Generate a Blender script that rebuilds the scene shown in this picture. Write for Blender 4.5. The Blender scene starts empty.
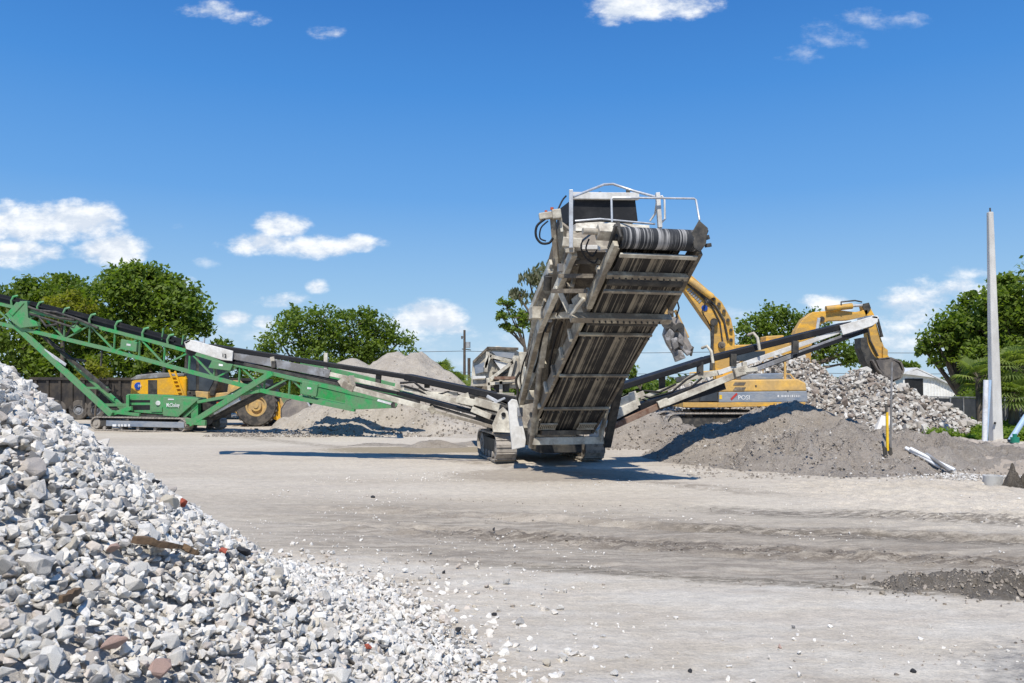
import bpy, bmesh, math, random
import numpy as np
from mathutils import Vector, Matrix
random.seed(7); rng = np.random.default_rng(7)
C = bpy.context.scene.collection
F = 796.0; CH = 1.8; PITCH = math.atan2(386-341.5, F)
CP, SP = math.cos(PITCH), math.sin(PITCH)

# ------------------------------------------------------------------ camera
cam = bpy.data.objects.new('camera', bpy.data.cameras.new('camera')); C.objects.link(cam)
cam.location = (0, 0, CH); cam.rotation_euler = (math.pi/2+PITCH, 0, 0)
cam.data.sensor_width = 36; cam.data.lens = 36*F/1024; cam.data.clip_end = 8000; cam.data.clip_start = .05
bpy.context.scene.camera = cam

def ray(px, py):
    u = (px-512)/F; v = (341.5-py)/F
    y = CP - v*SP; z = SP + v*CP
    return u/y, z/y            # x/y , z/y
SKEW = [0, 0]
def P(px, py, d):
    d = d+(px-SKEW[0])*SKEW[1]
    a, b = ray(px, py); return Vector((a*d, d, CH+b*d))

# ------------------------------------------------------------------ materials
def mat(name, col, rough=.6, metal=0, dirt=None, amt=.5, scale=3, stretch=(1,1,1), bump=0, bscale=40, var=.12, spec=.3):
    m = bpy.data.materials.new(name); m.use_nodes = True
    nt = m.node_tree; n = nt.nodes; l = nt.links; b = n['Principled BSDF']
    b.inputs['Roughness'].default_value = rough; b.inputs['Metallic'].default_value = metal
    b.inputs['Specular IOR Level'].default_value = spec
    tc = n.new('ShaderNodeTexCoord'); mp = n.new('ShaderNodeMapping'); mp.inputs['Scale'].default_value = stretch
    l.new(tc.outputs['Object'], mp.inputs['Vector'])
    nz = n.new('ShaderNodeTexNoise'); nz.inputs['Scale'].default_value = scale; nz.inputs['Detail'].default_value = 8; nz.inputs['Roughness'].default_value = .65
    l.new(mp.outputs[0], nz.inputs['Vector'])
    rp = n.new('ShaderNodeValToRGB'); e = rp.color_ramp.elements
    e[0].position = max(0, .62-amt*.5); e[1].position = min(1, .62-amt*.5+.16)
    l.new(nz.outputs['Fac'], rp.inputs['Fac'])
    mx = n.new('ShaderNodeMix'); mx.data_type = 'RGBA'
    d = dirt or tuple(c*.6 for c in col)
    mx.inputs['A'].default_value = (*col, 1); mx.inputs['B'].default_value = (*d, 1)
    mm = n.new('ShaderNodeMath'); mm.operation = 'MULTIPLY'; mm.inputs[1].default_value = min(1, .35+amt)
    l.new(rp.outputs['Color'], mm.inputs[0]); l.new(mm.outputs[0], mx.inputs['Factor'])
    nz2 = n.new('ShaderNodeTexNoise'); nz2.inputs['Scale'].default_value = scale*7; nz2.inputs['Detail'].default_value = 4
    l.new(mp.outputs[0], nz2.inputs['Vector'])
    mr = n.new('ShaderNodeMapRange'); mr.inputs['To Min'].default_value = 1-var*2; mr.inputs['To Max'].default_value = 1+var*2
    l.new(nz2.outputs['Fac'], mr.inputs['Value'])
    vm = n.new('ShaderNodeVectorMath'); vm.operation = 'SCALE'
    l.new(mx.outputs['Result'], vm.inputs[0]); l.new(mr.outputs[0], vm.inputs['Scale'])
    l.new(vm.outputs[0], b.inputs['Base Color'])
    if bump:
        nb = n.new('ShaderNodeTexNoise'); nb.inputs['Scale'].default_value = bscale; nb.inputs['Detail'].default_value = 6
        l.new(tc.outputs['Object'], nb.inputs['Vector'])
        bp = n.new('ShaderNodeBump'); bp.inputs['Strength'].default_value = bump; bp.inputs['Distance'].default_value = .02
        l.new(nb.outputs['Fac'], bp.inputs['Height']); l.new(bp.outputs[0], b.inputs['Normal'])
    return m

def rock_mat(name, cols, bump=.5, bscale=30, speck=.18):
    """stone; colour differs stone by stone (island / object), speckled"""
    m = bpy.data.materials.new(name); m.use_nodes = True
    nt = m.node_tree; n = nt.nodes; l = nt.links; b = n['Principled BSDF']
    b.inputs['Roughness'].default_value = .92; b.inputs['Specular IOR Level'].default_value = .15
    g = n.new('ShaderNodeNewGeometry'); oi = n.new('ShaderNodeObjectInfo')
    ad = n.new('ShaderNodeMath'); ad.operation = 'ADD'; l.new(g.outputs['Random Per Island'], ad.inputs[0]); l.new(oi.outputs['Random'], ad.inputs[1])
    fr = n.new('ShaderNodeMath'); fr.operation = 'FRACT'; l.new(ad.outputs[0], fr.inputs[0])
    rp = n.new('ShaderNodeValToRGB'); rp.color_ramp.interpolation = 'CONSTANT'
    els = rp.color_ramp.elements
    while len(els) < len(cols): els.new(.5)
    for e, (p, c) in zip(els, cols): e.position = p; e.color = (*c, 1)
    l.new(fr.outputs[0], rp.inputs['Fac'])
    tc = n.new('ShaderNodeTexCoord')
    nz = n.new('ShaderNodeTexNoise'); nz.inputs['Scale'].default_value = bscale; nz.inputs['Detail'].default_value = 7; nz.inputs['Roughness'].default_value = .7
    l.new(tc.outputs['Object'], nz.inputs['Vector'])
    mr = n.new('ShaderNodeMapRange'); mr.inputs['From Min'].default_value = .3; mr.inputs['From Max'].default_value = .7
    mr.inputs['To Min'].default_value = 1-speck*1.5; mr.inputs['To Max'].default_value = 1+speck
    l.new(nz.outputs['Fac'], mr.inputs['Value'])
    vm = n.new('ShaderNodeVectorMath'); vm.operation = 'SCALE'; l.new(rp.outputs['Color'], vm.inputs[0]); l.new(mr.outputs[0], vm.inputs['Scale'])
    l.new(vm.outputs[0], b.inputs['Base Color'])
    bp = n.new('ShaderNodeBump'); bp.inputs['Strength'].default_value = bump; bp.inputs['Distance'].default_value = .03
    l.new(nz.outputs['Fac'], bp.inputs['Height']); l.new(bp.outputs[0], b.inputs['Normal'])
    return m

def leaf_mat(name, c1, c2, trans=.52):
    m = bpy.data.materials.new(name); m.use_nodes = True
    nt = m.node_tree; n = nt.nodes; l = nt.links; b = n['Principled BSDF']
    b.inputs['Roughness'].default_value = .55; b.inputs['Specular IOR Level'].default_value = .25
    g = n.new('ShaderNodeNewGeometry')
    tc = n.new('ShaderNodeTexCoord'); nz = n.new('ShaderNodeTexNoise'); nz.inputs['Scale'].default_value = .6; nz.inputs['Detail'].default_value = 3
    l.new(tc.outputs['Object'], nz.inputs['Vector'])
    ma = n.new('ShaderNodeMath'); ma.operation = 'MULTIPLY_ADD'; ma.inputs[1].default_value = .5
    l.new(g.outputs['Random Per Island'], ma.inputs[0])
    mr = n.new('ShaderNodeMapRange'); mr.inputs['From Min'].default_value = .35; mr.inputs['From Max'].default_value = .65; mr.inputs['To Max'].default_value = .5
    l.new(nz.outputs['Fac'], mr.inputs['Value']); l.new(mr.outputs[0], ma.inputs[2])
    mx = n.new('ShaderNodeMix'); mx.data_type = 'RGBA'; mx.inputs['A'].default_value = (*c1, 1); mx.inputs['B'].default_value = (*c2, 1)
    l.new(ma.outputs[0], mx.inputs['Factor']); l.new(mx.outputs['Result'], b.inputs['Base Color'])
    tr = n.new('ShaderNodeBsdfTranslucent')
    gm = n.new('ShaderNodeVectorMath'); gm.operation = 'MULTIPLY'; gm.inputs[1].default_value = (1.3, 1.4, .5)
    l.new(mx.outputs['Result'], gm.inputs[0]); l.new(gm.outputs[0], tr.inputs['Color'])
    ms = n.new('ShaderNodeMixShader'); ms.inputs[0].default_value = trans
    l.new(b.outputs[0], ms.inputs[1]); l.new(tr.outputs[0], ms.inputs[2]); l.new(ms.outputs[0], n['Material Output'].inputs['Surface'])
    return m

def belt_mat(name, ax, dark, light, scale, thr=.5):
    """rubber belt with lengthwise streaks of dried fines; ax = unit vector across the belt"""
    m = bpy.data.materials.new(name); m.use_nodes = True
    nt = m.node_tree; n = nt.nodes; l = nt.links; b = n['Principled BSDF']; b.inputs['Roughness'].default_value = .8
    tc = n.new('ShaderNodeTexCoord'); dt = n.new('ShaderNodeVectorMath'); dt.operation = 'DOT_PRODUCT'; dt.inputs[1].default_value = ax
    l.new(tc.outputs['Object'], dt.inputs[0])
    nz = n.new('ShaderNodeTexNoise'); nz.noise_dimensions = '1D'; nz.inputs['Scale'].default_value = scale; nz.inputs['Detail'].default_value = 4; nz.inputs['Roughness'].default_value = .75
    l.new(dt.outputs['Value'], nz.inputs['W'])
    n3 = n.new('ShaderNodeTexNoise'); n3.inputs['Scale'].default_value = 3; n3.inputs['Detail'].default_value = 5; l.new(tc.outputs['Object'], n3.inputs['Vector'])
    ad = n.new('ShaderNodeMath'); ad.operation = 'MULTIPLY_ADD'; ad.inputs[1].default_value = .25; l.new(n3.outputs['Fac'], ad.inputs[0]); l.new(nz.outputs['Fac'], ad.inputs[2])
    rp = n.new('ShaderNodeValToRGB'); e = rp.color_ramp.elements; e[0].position = thr+.09; e[1].position = thr+.2
    e[0].color = (*dark, 1); e[1].color = (*light, 1); l.new(ad.outputs[0], rp.inputs['Fac']); l.new(rp.outputs['Color'], b.inputs['Base Color'])
    return m

M = {
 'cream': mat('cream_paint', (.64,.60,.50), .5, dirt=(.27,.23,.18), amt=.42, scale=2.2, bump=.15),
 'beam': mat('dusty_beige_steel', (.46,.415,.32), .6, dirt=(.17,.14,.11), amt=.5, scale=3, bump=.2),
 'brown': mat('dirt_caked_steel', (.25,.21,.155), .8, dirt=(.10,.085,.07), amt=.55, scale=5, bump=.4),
 'white': mat('white_paint', (.68,.67,.64), .45, dirt=(.46,.43,.38), amt=.34, scale=2, bump=.1),
 'grey': mat('grey_steel', (.30,.31,.33), .5, dirt=(.16,.15,.14), amt=.5, scale=2.5),
 'galv': mat('galvanised_tube', (.60,.61,.62), .35, metal=.3, dirt=(.35,.34,.33), amt=.3, scale=4),
 'dark': mat('dark_oily_steel', (.035,.034,.033), .6, dirt=(.10,.09,.075), amt=.4, scale=4, bump=.2),
 'rubber': mat('black_rubber', (.012,.012,.014), .6, dirt=(.05,.046,.042), amt=.15, scale=2),
 'mesh': mat('black_mesh_cloth', (.016,.017,.02), .85, dirt=(.04,.04,.042), amt=.3, scale=2),
 'rust': mat('rusty_pipe', (.16,.085,.055), .8, dirt=(.28,.2,.15), amt=.4, scale=5),
 'track': mat('dusty_track_steel', (.17,.15,.13), .75, dirt=(.38,.34,.29), amt=.55, scale=6, bump=.3),
 'green': mat('green_machine_paint', (.035,.30,.085), .5, dirt=(.13,.23,.12), amt=.5, scale=2.4, bump=.08, spec=.45),
 'yellow': mat('yellow_loader_paint', (.80,.42,.012), .4, dirt=(.55,.33,.08), amt=.35, scale=1.5),
 'ochre': mat('dusty_yellow_paint', (.66,.42,.13), .6, dirt=(.42,.30,.16), amt=.45, scale=2),
 'exyel': mat('weathered_excavator_yellow', (.76,.41,.05), .5, dirt=(.42,.27,.10), amt=.5, scale=2.0, stretch=(.6,1,1.6)),
 'exyel2': mat('dusty_excavator_yellow', (.72,.43,.10), .55, dirt=(.44,.30,.14), amt=.45, scale=1.2),
 'slate': mat('faded_blue_grey_paint', (.17,.21,.27), .55, dirt=(.30,.31,.32), amt=.45, scale=1.4, stretch=(.7,1,2)),
 'glass': mat('cab_glass', (.022,.030,.042), .12, dirt=(.06,.07,.08), amt=.3, scale=1, spec=.7),
 'tyre': mat('dusty_tyre', (.045,.043,.042), .85, dirt=(.15,.13,.11), amt=.45, scale=3, bump=.4),
 'bucket': mat('worn_bucket_steel', (.20,.18,.17), .6, dirt=(.34,.30,.26), amt=.45, scale=2.5, bump=.3),
 'pipe': mat('white_plastic_pipe', (.74,.75,.76), .4, dirt=(.5,.48,.44), amt=.25, scale=3),
 'bluepipe': mat('pale_blue_plastic_pipe', (.34,.46,.60), .4, dirt=(.4,.42,.42), amt=.25, scale=3),
 'concrete': mat('cast_concrete', (.56,.55,.52), .85, dirt=(.43,.41,.38), amt=.3, scale=1.2, stretch=(1,1,.3), bump=.3, bscale=25),
 'wood': mat('weathered_wood', (.24,.155,.085), .85, dirt=(.10,.065,.04), amt=.5, scale=3, stretch=(1,5,5), bump=.5),
 'polewood': mat('utility_pole_wood', (.13,.10,.08), .9),
 'bldg': mat('pale_metal_siding', (.74,.73,.70), .6, dirt=(.6,.58,.54), amt=.25, scale=.6),
 'roof': mat('light_metal_roof', (.62,.62,.61), .5, dirt=(.45,.43,.4), amt=.3, scale=.6),
 'fence': mat('dark_fence_cloth', (.06,.065,.07), .9, dirt=(.11,.11,.11), amt=.4, scale=.8),
 'trailer': mat('black_dump_body', (.028,.026,.026), .6, dirt=(.08,.065,.05), amt=.4, scale=1.2),
 'blue': mat('blue_sticker', (.02,.10,.5), .4), 'red': mat('red_sticker', (.5,.05,.04), .4),
 'orange': mat('orange_plastic', (.6,.12,.04), .5), 'toolyel': mat('yellow_tool_handle', (.80,.50,.02), .45, dirt=(.5,.33,.08), amt=.3),
 'bark': mat('tree_bark', (.17,.14,.11), .9, dirt=(.08,.065,.05), amt=.5, scale=4, stretch=(1,1,.3), bump=.5, bscale=15),
 'teal': mat('green_plastic_cap', (.03,.30,.20), .5),
 'lead': mat('sign_white', (.85,.85,.84), .5, var=.02),
 'black': mat('black_decal', (.02,.02,.02), .5),
 'transf': mat('grey_transformer', (.5,.52,.54), .5),
}
AX = Vector((.974, .225, 0))
M['clawm'] = mat('scuffed_claw_steel', (.42,.40,.39), .6, dirt=(.12,.11,.10), amt=.55, scale=4, bump=.4)
M['bucketd'] = mat('dark_worn_bucket_steel', (.10,.09,.085), .6, dirt=(.22,.19,.16), amt=.4, scale=2.5, bump=.3)
M['belt_u'] = belt_mat('streaked_belt_shaded_underside', AX, (.016,.014,.013), (.27,.235,.18), 8, .53)  # underside copy of the belt, its deep shade put into darker streak colours
M['belt_d'] = belt_mat('streaked_belt_lit_drum', AX, (.022,.024,.028), (.36,.35,.34), 10, .53)  # paler copy of the same belt, daylight on the drum put into the colour
greys = [(0,(.70,.665,.605)),(.18,(.65,.615,.56)),(.34,(.73,.695,.635)),(.50,(.60,.565,.515)),(.60,(.65,.60,.53)),(.72,(.75,.72,.66)),(.84,(.56,.495,.43)),(.91,(.45,.43,.40)),(.935,(.58,.52,.42)),(.955,(.20,.195,.19)),(.972,(.62,.58,.52))]
M['rock'] = rock_mat('crushed_concrete', greys, .6, 24, .2)
M['stone_small'] = rock_mat('small_crushed_stone', greys, .3, 60)
rub = [(0,(.50,.465,.41)),(.2,(.41,.37,.32)),(.38,(.56,.53,.475)),(.52,(.32,.275,.23)),(.60,(.47,.43,.375)),(.74,(.63,.60,.55)),(.86,(.27,.22,.18)),(.93,(.42,.36,.295))]
M['rubble'] = rock_mat('broken_concrete', rub, .5, 6)
M['chip'] = rock_mat('white_broken_chips', [(0,(.66,.64,.60)),(.4,(.55,.52,.48)),(.8,(.44,.41,.37))], .3, 20)
M['pinkrock'] = rock_mat('pink_granite', [(0,(.52,.36,.30)),(.5,(.50,.35,.29))], .6, 40, .3)
M['redbrick'] = rock_mat('red_brick', [(0,(.42,.11,.07)),(.5,(.44,.12,.08))], .5, 30)
M['darkrock'] = rock_mat('dark_asphalt_lump', [(0,(.06,.062,.068)),(.5,(.07,.07,.075))], .7, 40, .4)
M['tanrock'] = rock_mat('tan_stone', [(0,(.50,.38,.25)),(.5,(.52,.40,.27))], .6, 30)
M['clod'] = rock_mat('dried_mud_clod', [(0,(.27,.235,.20)),(.3,(.34,.30,.255)),(.6,(.40,.36,.31)),(.8,(.23,.20,.17)),(.94,(.54,.51,.47))], .6, 20)
M['leafA'] = leaf_mat('dark_oak_leaves', (.08,.125,.022), (.20,.27,.045))
M['leafB'] = leaf_mat('bright_green_leaves', (.09,.145,.025), (.23,.30,.055))
M['leafY'] = leaf_mat('yellow_green_leaves', (.15,.17,.02), (.33,.33,.05))
M['leafG'] = leaf_mat('grey_green_moss_leaves', (.13,.14,.09), (.25,.25,.17))
M['leafP'] = leaf_mat('palm_leaves', (.14,.20,.05), (.33,.37,.12))
M['grass'] = leaf_mat('weeds', (.12,.19,.02), (.25,.34,.05))

# ------------------------------------------------------------------ mesh builder
class MB:
    def __init__(s): s.v = []; s.f = []; s.sm = []
    def add(s, vs, fs, smooth=False):
        o = len(s.v); s.v += [tuple(v) for v in vs]; s.f += [tuple(i+o for i in f) for f in fs]; s.sm += [smooth]*len(fs); return s
    def hexa(s, a):     # 8 corners: bottom 4 ccw, top 4
        return s.add(a, [(0,3,2,1),(4,5,6,7),(0,1,5,4),(1,2,6,5),(2,3,7,6),(3,0,4,7)])
    def box(s, c, sx, sy, sz, ax=Vector((1,0,0)), ay=Vector((0,1,0)), az=Vector((0,0,1))):
        c = Vector(c); x = ax*sx/2; y = ay*sy/2; z = az*sz/2
        return s.hexa([c-x-y-z, c+x-y-z, c+x+y-z, c-x+y-z, c-x-y+z, c+x-y+z, c+x+y+z, c-x+y+z])
    def bar(s, p, q, w, h, up=Vector((0,0,1)), w2=None, h2=None):
        p = Vector(p); q = Vector(q); d = (q-p).normalized()
        x = d.cross(up)
        if x.length < 1e-4: x = d.cross(Vector((0,1,0)))
        x.normalize(); u = x.cross(d).normalized()
        w2 = w2 or w; h2 = h2 or h; r = []
        for c, a, b in ((p, w/2, h/2), (q, w2/2, h2/2)):
            r += [c-x*a-u*b, c+x*a-u*b, c+x*a+u*b, c-x*a+u*b]
        return s.hexa(r)
    def tube(s, pts, r, n=8, cap=True, r2=None):
        pts = [Vector(p) for p in pts]; rings = []; N = len(pts)
        up = None
        for i, p in enumerate(pts):
            d = (pts[min(i+1, N-1)]-pts[max(i-1, 0)]).normalized()
            if up is None: up = Vector((0,0,1)) if abs(d.z) < .9 else Vector((0,1,0))
            x = d.cross(up).normalized(); up = x.cross(d).normalized()
            rr = r if r2 is None else r+(r2-r)*i/max(1, N-1)
            rings.append([p+(x*math.cos(2*math.pi*k/n)+up*math.sin(2*math.pi*k/n))*rr for k in range(n)])
        vs = [v for rg in rings for v in rg]; fs = []
        for i in range(N-1):
            for k in range(n):
                a = i*n+k; b = i*n+(k+1) % n; fs.append((a, b, b+n, a+n))
        s.add(vs, fs, True)
        if cap:
            s.add(rings[0], [tuple(range(n))[::-1]]); s.add(rings[-1], [tuple(range(n))])
        return s
    def cyl(s, p, q, r, n=20): return s.tube([p, q], r, n)
    def prism(s, poly, ext):
        n = len(poly); ext = Vector(ext); a = [Vector(p) for p in poly]; b = [p+ext for p in a]
        return s.add(a+b, [tuple(range(n)), tuple(range(n, 2*n))[::-1]]+[(i, i+n, (i+1) % n+n, (i+1) % n) for i in range(n)])
    def pp(s, pxs, d, t):    # outline at distance d, real thickness t away from the viewer
        return s.prism([P(x, y, d) for x, y in pxs], (0, t, 0))
    def pbar(s, a, b, d, w, h, dd=0): return s.bar(P(a[0], a[1], d), P(b[0], b[1], d+dd), w, h)
    def ring(s, c, ax, r0, r1, w, n=28):
        c = Vector(c); ax = Vector(ax).normalized(); u = ax.cross(Vector((0,0,1))).normalized(); v = u.cross(ax)
        vs = []
        for (r, h) in ((r0, -w/2), (r1*.93, -w/2), (r1, -w*.32), (r1, w*.32), (r1*.93, w/2), (r0, w/2)):
            vs += [c+ax*h+(u*math.cos(2*math.pi*k/n)+v*math.sin(2*math.pi*k/n))*r for k in range(n)]
        fs = []
        for i in range(6):
            for k in range(n):
                j = (i+1) % 6; fs.append((i*n+k, i*n+(k+1) % n, j*n+(k+1) % n, j*n+k))
        return s.add(vs, fs)
    def build(s, name, m, parent=None, bevel=0):
        me = bpy.data.meshes.new(name); off = Vector((0,0,0))
        if parent is not None: off = Vector(parent.get('_b', (0,0,0)))
        me.from_pydata([(v[0]-off.x, v[1]-off.y, v[2]-off.z) for v in s.v], [], s.f)
        bm = bmesh.new(); bm.from_mesh(me); bmesh.ops.recalc_face_normals(bm, faces=bm.faces); bm.to_mesh(me); bm.free()
        me.polygons.foreach_set('use_smooth', s.sm)
        me.materials.append(m if not isinstance(m, str) else M[m]); me.update()
        o = bpy.data.objects.new(name, me); C.objects.link(o)
        if parent is not None: o.parent = parent; o['_b'] = tuple(off)
        if bevel:
            b = o.modifiers.new('bevel', 'BEVEL'); b.width = bevel; b.segments = 2; b.limit_method = 'ANGLE'
        return o

def tag(o, label=None, cat=None, group=None, kind=None):
    for k, v in (('label', label), ('category', cat), ('group', group), ('kind', kind)):
        if v: o[k] = v
    return o
def thing(name, base, label, cat, group=None):
    o = bpy.data.objects.new(name, None); C.objects.link(o); o.location = base; o['_b'] = tuple(base); o.empty_display_size = .3
    return tag(o, label, cat, group)
def npmesh(name, V, Fc, m, smooth=False, parent=None):
    V = np.asarray(V, np.float32); Fc = np.asarray(Fc, np.int32); k = Fc.shape[1]
    if parent is not None and '_b' in parent: V = V-np.array(parent['_b'], np.float32)
    me = bpy.data.meshes.new(name)
    me.vertices.add(len(V)); me.vertices.foreach_set('co', V.ravel())
    me.loops.add(Fc.size); me.loops.foreach_set('vertex_index', Fc.ravel())
    me.polygons.add(len(Fc)); me.polygons.foreach_set('loop_start', np.arange(0, Fc.size, k, dtype=np.int32))
    me.polygons.foreach_set('use_smooth', np.full(len(Fc), smooth))
    me.update(calc_edges=True); me.validate(); me.materials.append(M[m] if isinstance(m, str) else m)
    o = bpy.data.objects.new(name, me); C.objects.link(o)
    if parent is not None: o.parent = parent; o['_b'] = tuple(parent['_b'])
    return o
def text(s, name, origin, xdir, up, height, m, parent, width=None, ext=.004):
    cu = bpy.data.curves.new('t', 'FONT'); cu.body = s; cu.size = 1; cu.extrude = .02; cu.offset = .012; cu.align_x = 'CENTER'; cu.align_y = 'CENTER'
    t = bpy.data.objects.new('t', cu); C.objects.link(t)
    bpy.context.view_layer.update()
    me = bpy.data.meshes.new_from_object(t.evaluated_get(bpy.context.evaluated_depsgraph_get()))
    bpy.data.objects.remove(t); xs = [v.co.x for v in me.vertices]; ys = [v.co.y for v in me.vertices]
    w = max(xs)-min(xs); h = max(ys)-min(ys); sc = height/h; sx = (width/w) if width else sc
    xd = Vector(xdir).normalized(); u = Vector(up).normalized(); nn = xd.cross(u); off = Vector(parent.get('_b', (0,0,0))); o3 = Vector(origin)
    cx = (max(xs)+min(xs))/2; cy = (max(ys)+min(ys))/2
    for v in me.vertices:
        v.co = o3-off+xd*((v.co.x-cx)*sx)+u*((v.co.y-cy)*sc)+nn*(v.co.z*.2)
    me.materials.clear(); me.materials.append(M[m]); me.name = name
    o = bpy.data.objects.new(name, me); C.objects.link(o); o.parent = parent; o['_b'] = tuple(off); return o

# ------------------------------------------------------------------ numpy noise
_perm = rng.random((256, 256)).astype(np.float32)
def vnoise(x, y):
    xi = np.floor(x).astype(int); yi = np.floor(y).astype(int); fx = x-xi; fy = y-yi
    fx = fx*fx*(3-2*fx); fy = fy*fy*(3-2*fy); a = xi & 255; b = yi & 255; a1 = (a+1) & 255; b1 = (b+1) & 255
    return (_perm[a, b]*(1-fx)+_perm[a1, b]*fx)*(1-fy)+(_perm[a, b1]*(1-fx)+_perm[a1, b1]*fx)*fy-.5
def fbm(x, y, o=4, g=.5):
    r = 0; a = 1
    for i in range(o): r = r+a*vnoise(x*2**i+i*17.3, y*2**i+i*9.1); a *= g
    return r

# ------------------------------------------------------------------ ground
def smst(a, b, x): t = np.clip((x-a)/(b-a), 0, 1); return t*t*(3-2*t)
def ground_h(x, y):
    near = 1-smst(60, 120, np.hypot(x, y))
    h = fbm(x*.25, y*.35, 3)*.05+fbm(x*1.3, y*2.2, 3)*.016+fbm(x*6, y*9, 3, .7)*.008
    # wheel ruts crossing in front of the machines
    w = y+.28*x+fbm(x*.15, x*0+3, 2)*.35
    band = smst(8.0, 8.4, w)*(1-smst(11.6, 12.6, w))*smst(-4.5, -.5, x)*(1-smst(6.5, 9, x)*.6)
    rut = -np.exp(-((w-9.8)/.13)**2)*.05+np.exp(-((w-9.48)/.12)**2)*.035-np.exp(-((w-10.9)/.16)**2)*.035+np.exp(-((w-11.15)/.12)**2)*.03+np.exp(-((w-8.15)/.10)**2)*.02
    near_rut = np.exp(-((w-9.65)/.42)**2)+.5*np.exp(-((w-10.95)/.35)**2)+.4*np.exp(-((w-8.15)/.15)**2)
    h = h+band*(rut*(.6+1.2*(fbm(x*1.3, w*2, 3)+.4))+near_rut*(fbm(x*5, y*8, 4, .7)*.075)+fbm(x*2.2, y*6, 4, .7)*.022)
    # churned, lugged area on the right
    b2 = smst(4.0, 6.0, x)*smst(10.0, 11.0, y)*(1-smst(14.8, 15.8, y))
    h = h+b2*(np.abs(((x*1.0+y*.9) % .34)/.34-.5)*.11+fbm(x*2, y*4, 4)*.08)
    # rough dirt bank at the foot of the concrete pole
    b3 = smst(8.3, 11.0, x)*smst(15.0, 17.6, y)*(1-smst(22.5, 27.5, y))
    h = h+b3*(.08+.06*smst(17, 22, y)+fbm(x*.8, y*.6, 5, .6)*.42)
    # trench beside the concrete ring
    tr = np.exp(-(((x-8.95)/.30)**2+((y-14.45)/.48)**2)**2)+.8*np.exp(-(((x-9.45)/.25)**2+((y-14.5)/.35)**2)**2)
    h = h-tr*.5+.32*np.exp(-((x-9.18)/.10)**2-((y-14.62)/.14)**2)*(1+fbm(x*9, y*9, 2))+.26*np.exp(-((x-9.02)/.05)**2-((y-14.5)/.07)**2)+.30*np.exp(-((x-9.75)/.12)**2-((y-14.7)/.14)**2)
    h = h+.22*np.exp(-((x-10.5)/1.6)**2-((y-17.6)/.7)**2)-.18*np.exp(-((x-10.8)/1.4)**2-((y-16.5)/.45)**2)
    return h*near
def axis(segs):
    out = []
    for a, b, s in segs: out += list(np.arange(a, b, s))
    return np.array(out+[segs[-1][1]])
gx = axis([(-3000,-200,400),(-200,-60,20),(-60,-24,2),(-24,-12,.4),(-12,-6,.12),(-6,10,.055),(10,16,.09),(16,30,.4),(30,60,2),(60,200,20),(200,3000,400)])
gy = axis([(-3000,-100,400),(-100,-10,10),(-10,3.5,.5),(3.5,16,.05),(16,24,.12),(24,40,.35),(40,80,2),(80,300,20),(300,6000,600)])
X, Y = np.meshgrid(gx, gy); Z = ground_h(X, Y)
def gridfaces(nx, ny):
    i = np.arange(nx*ny).reshape(ny, nx); return np.stack([i[:-1,:-1], i[:-1,1:], i[1:,1:], i[1:,:-1]], -1).reshape(-1, 4)
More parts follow.
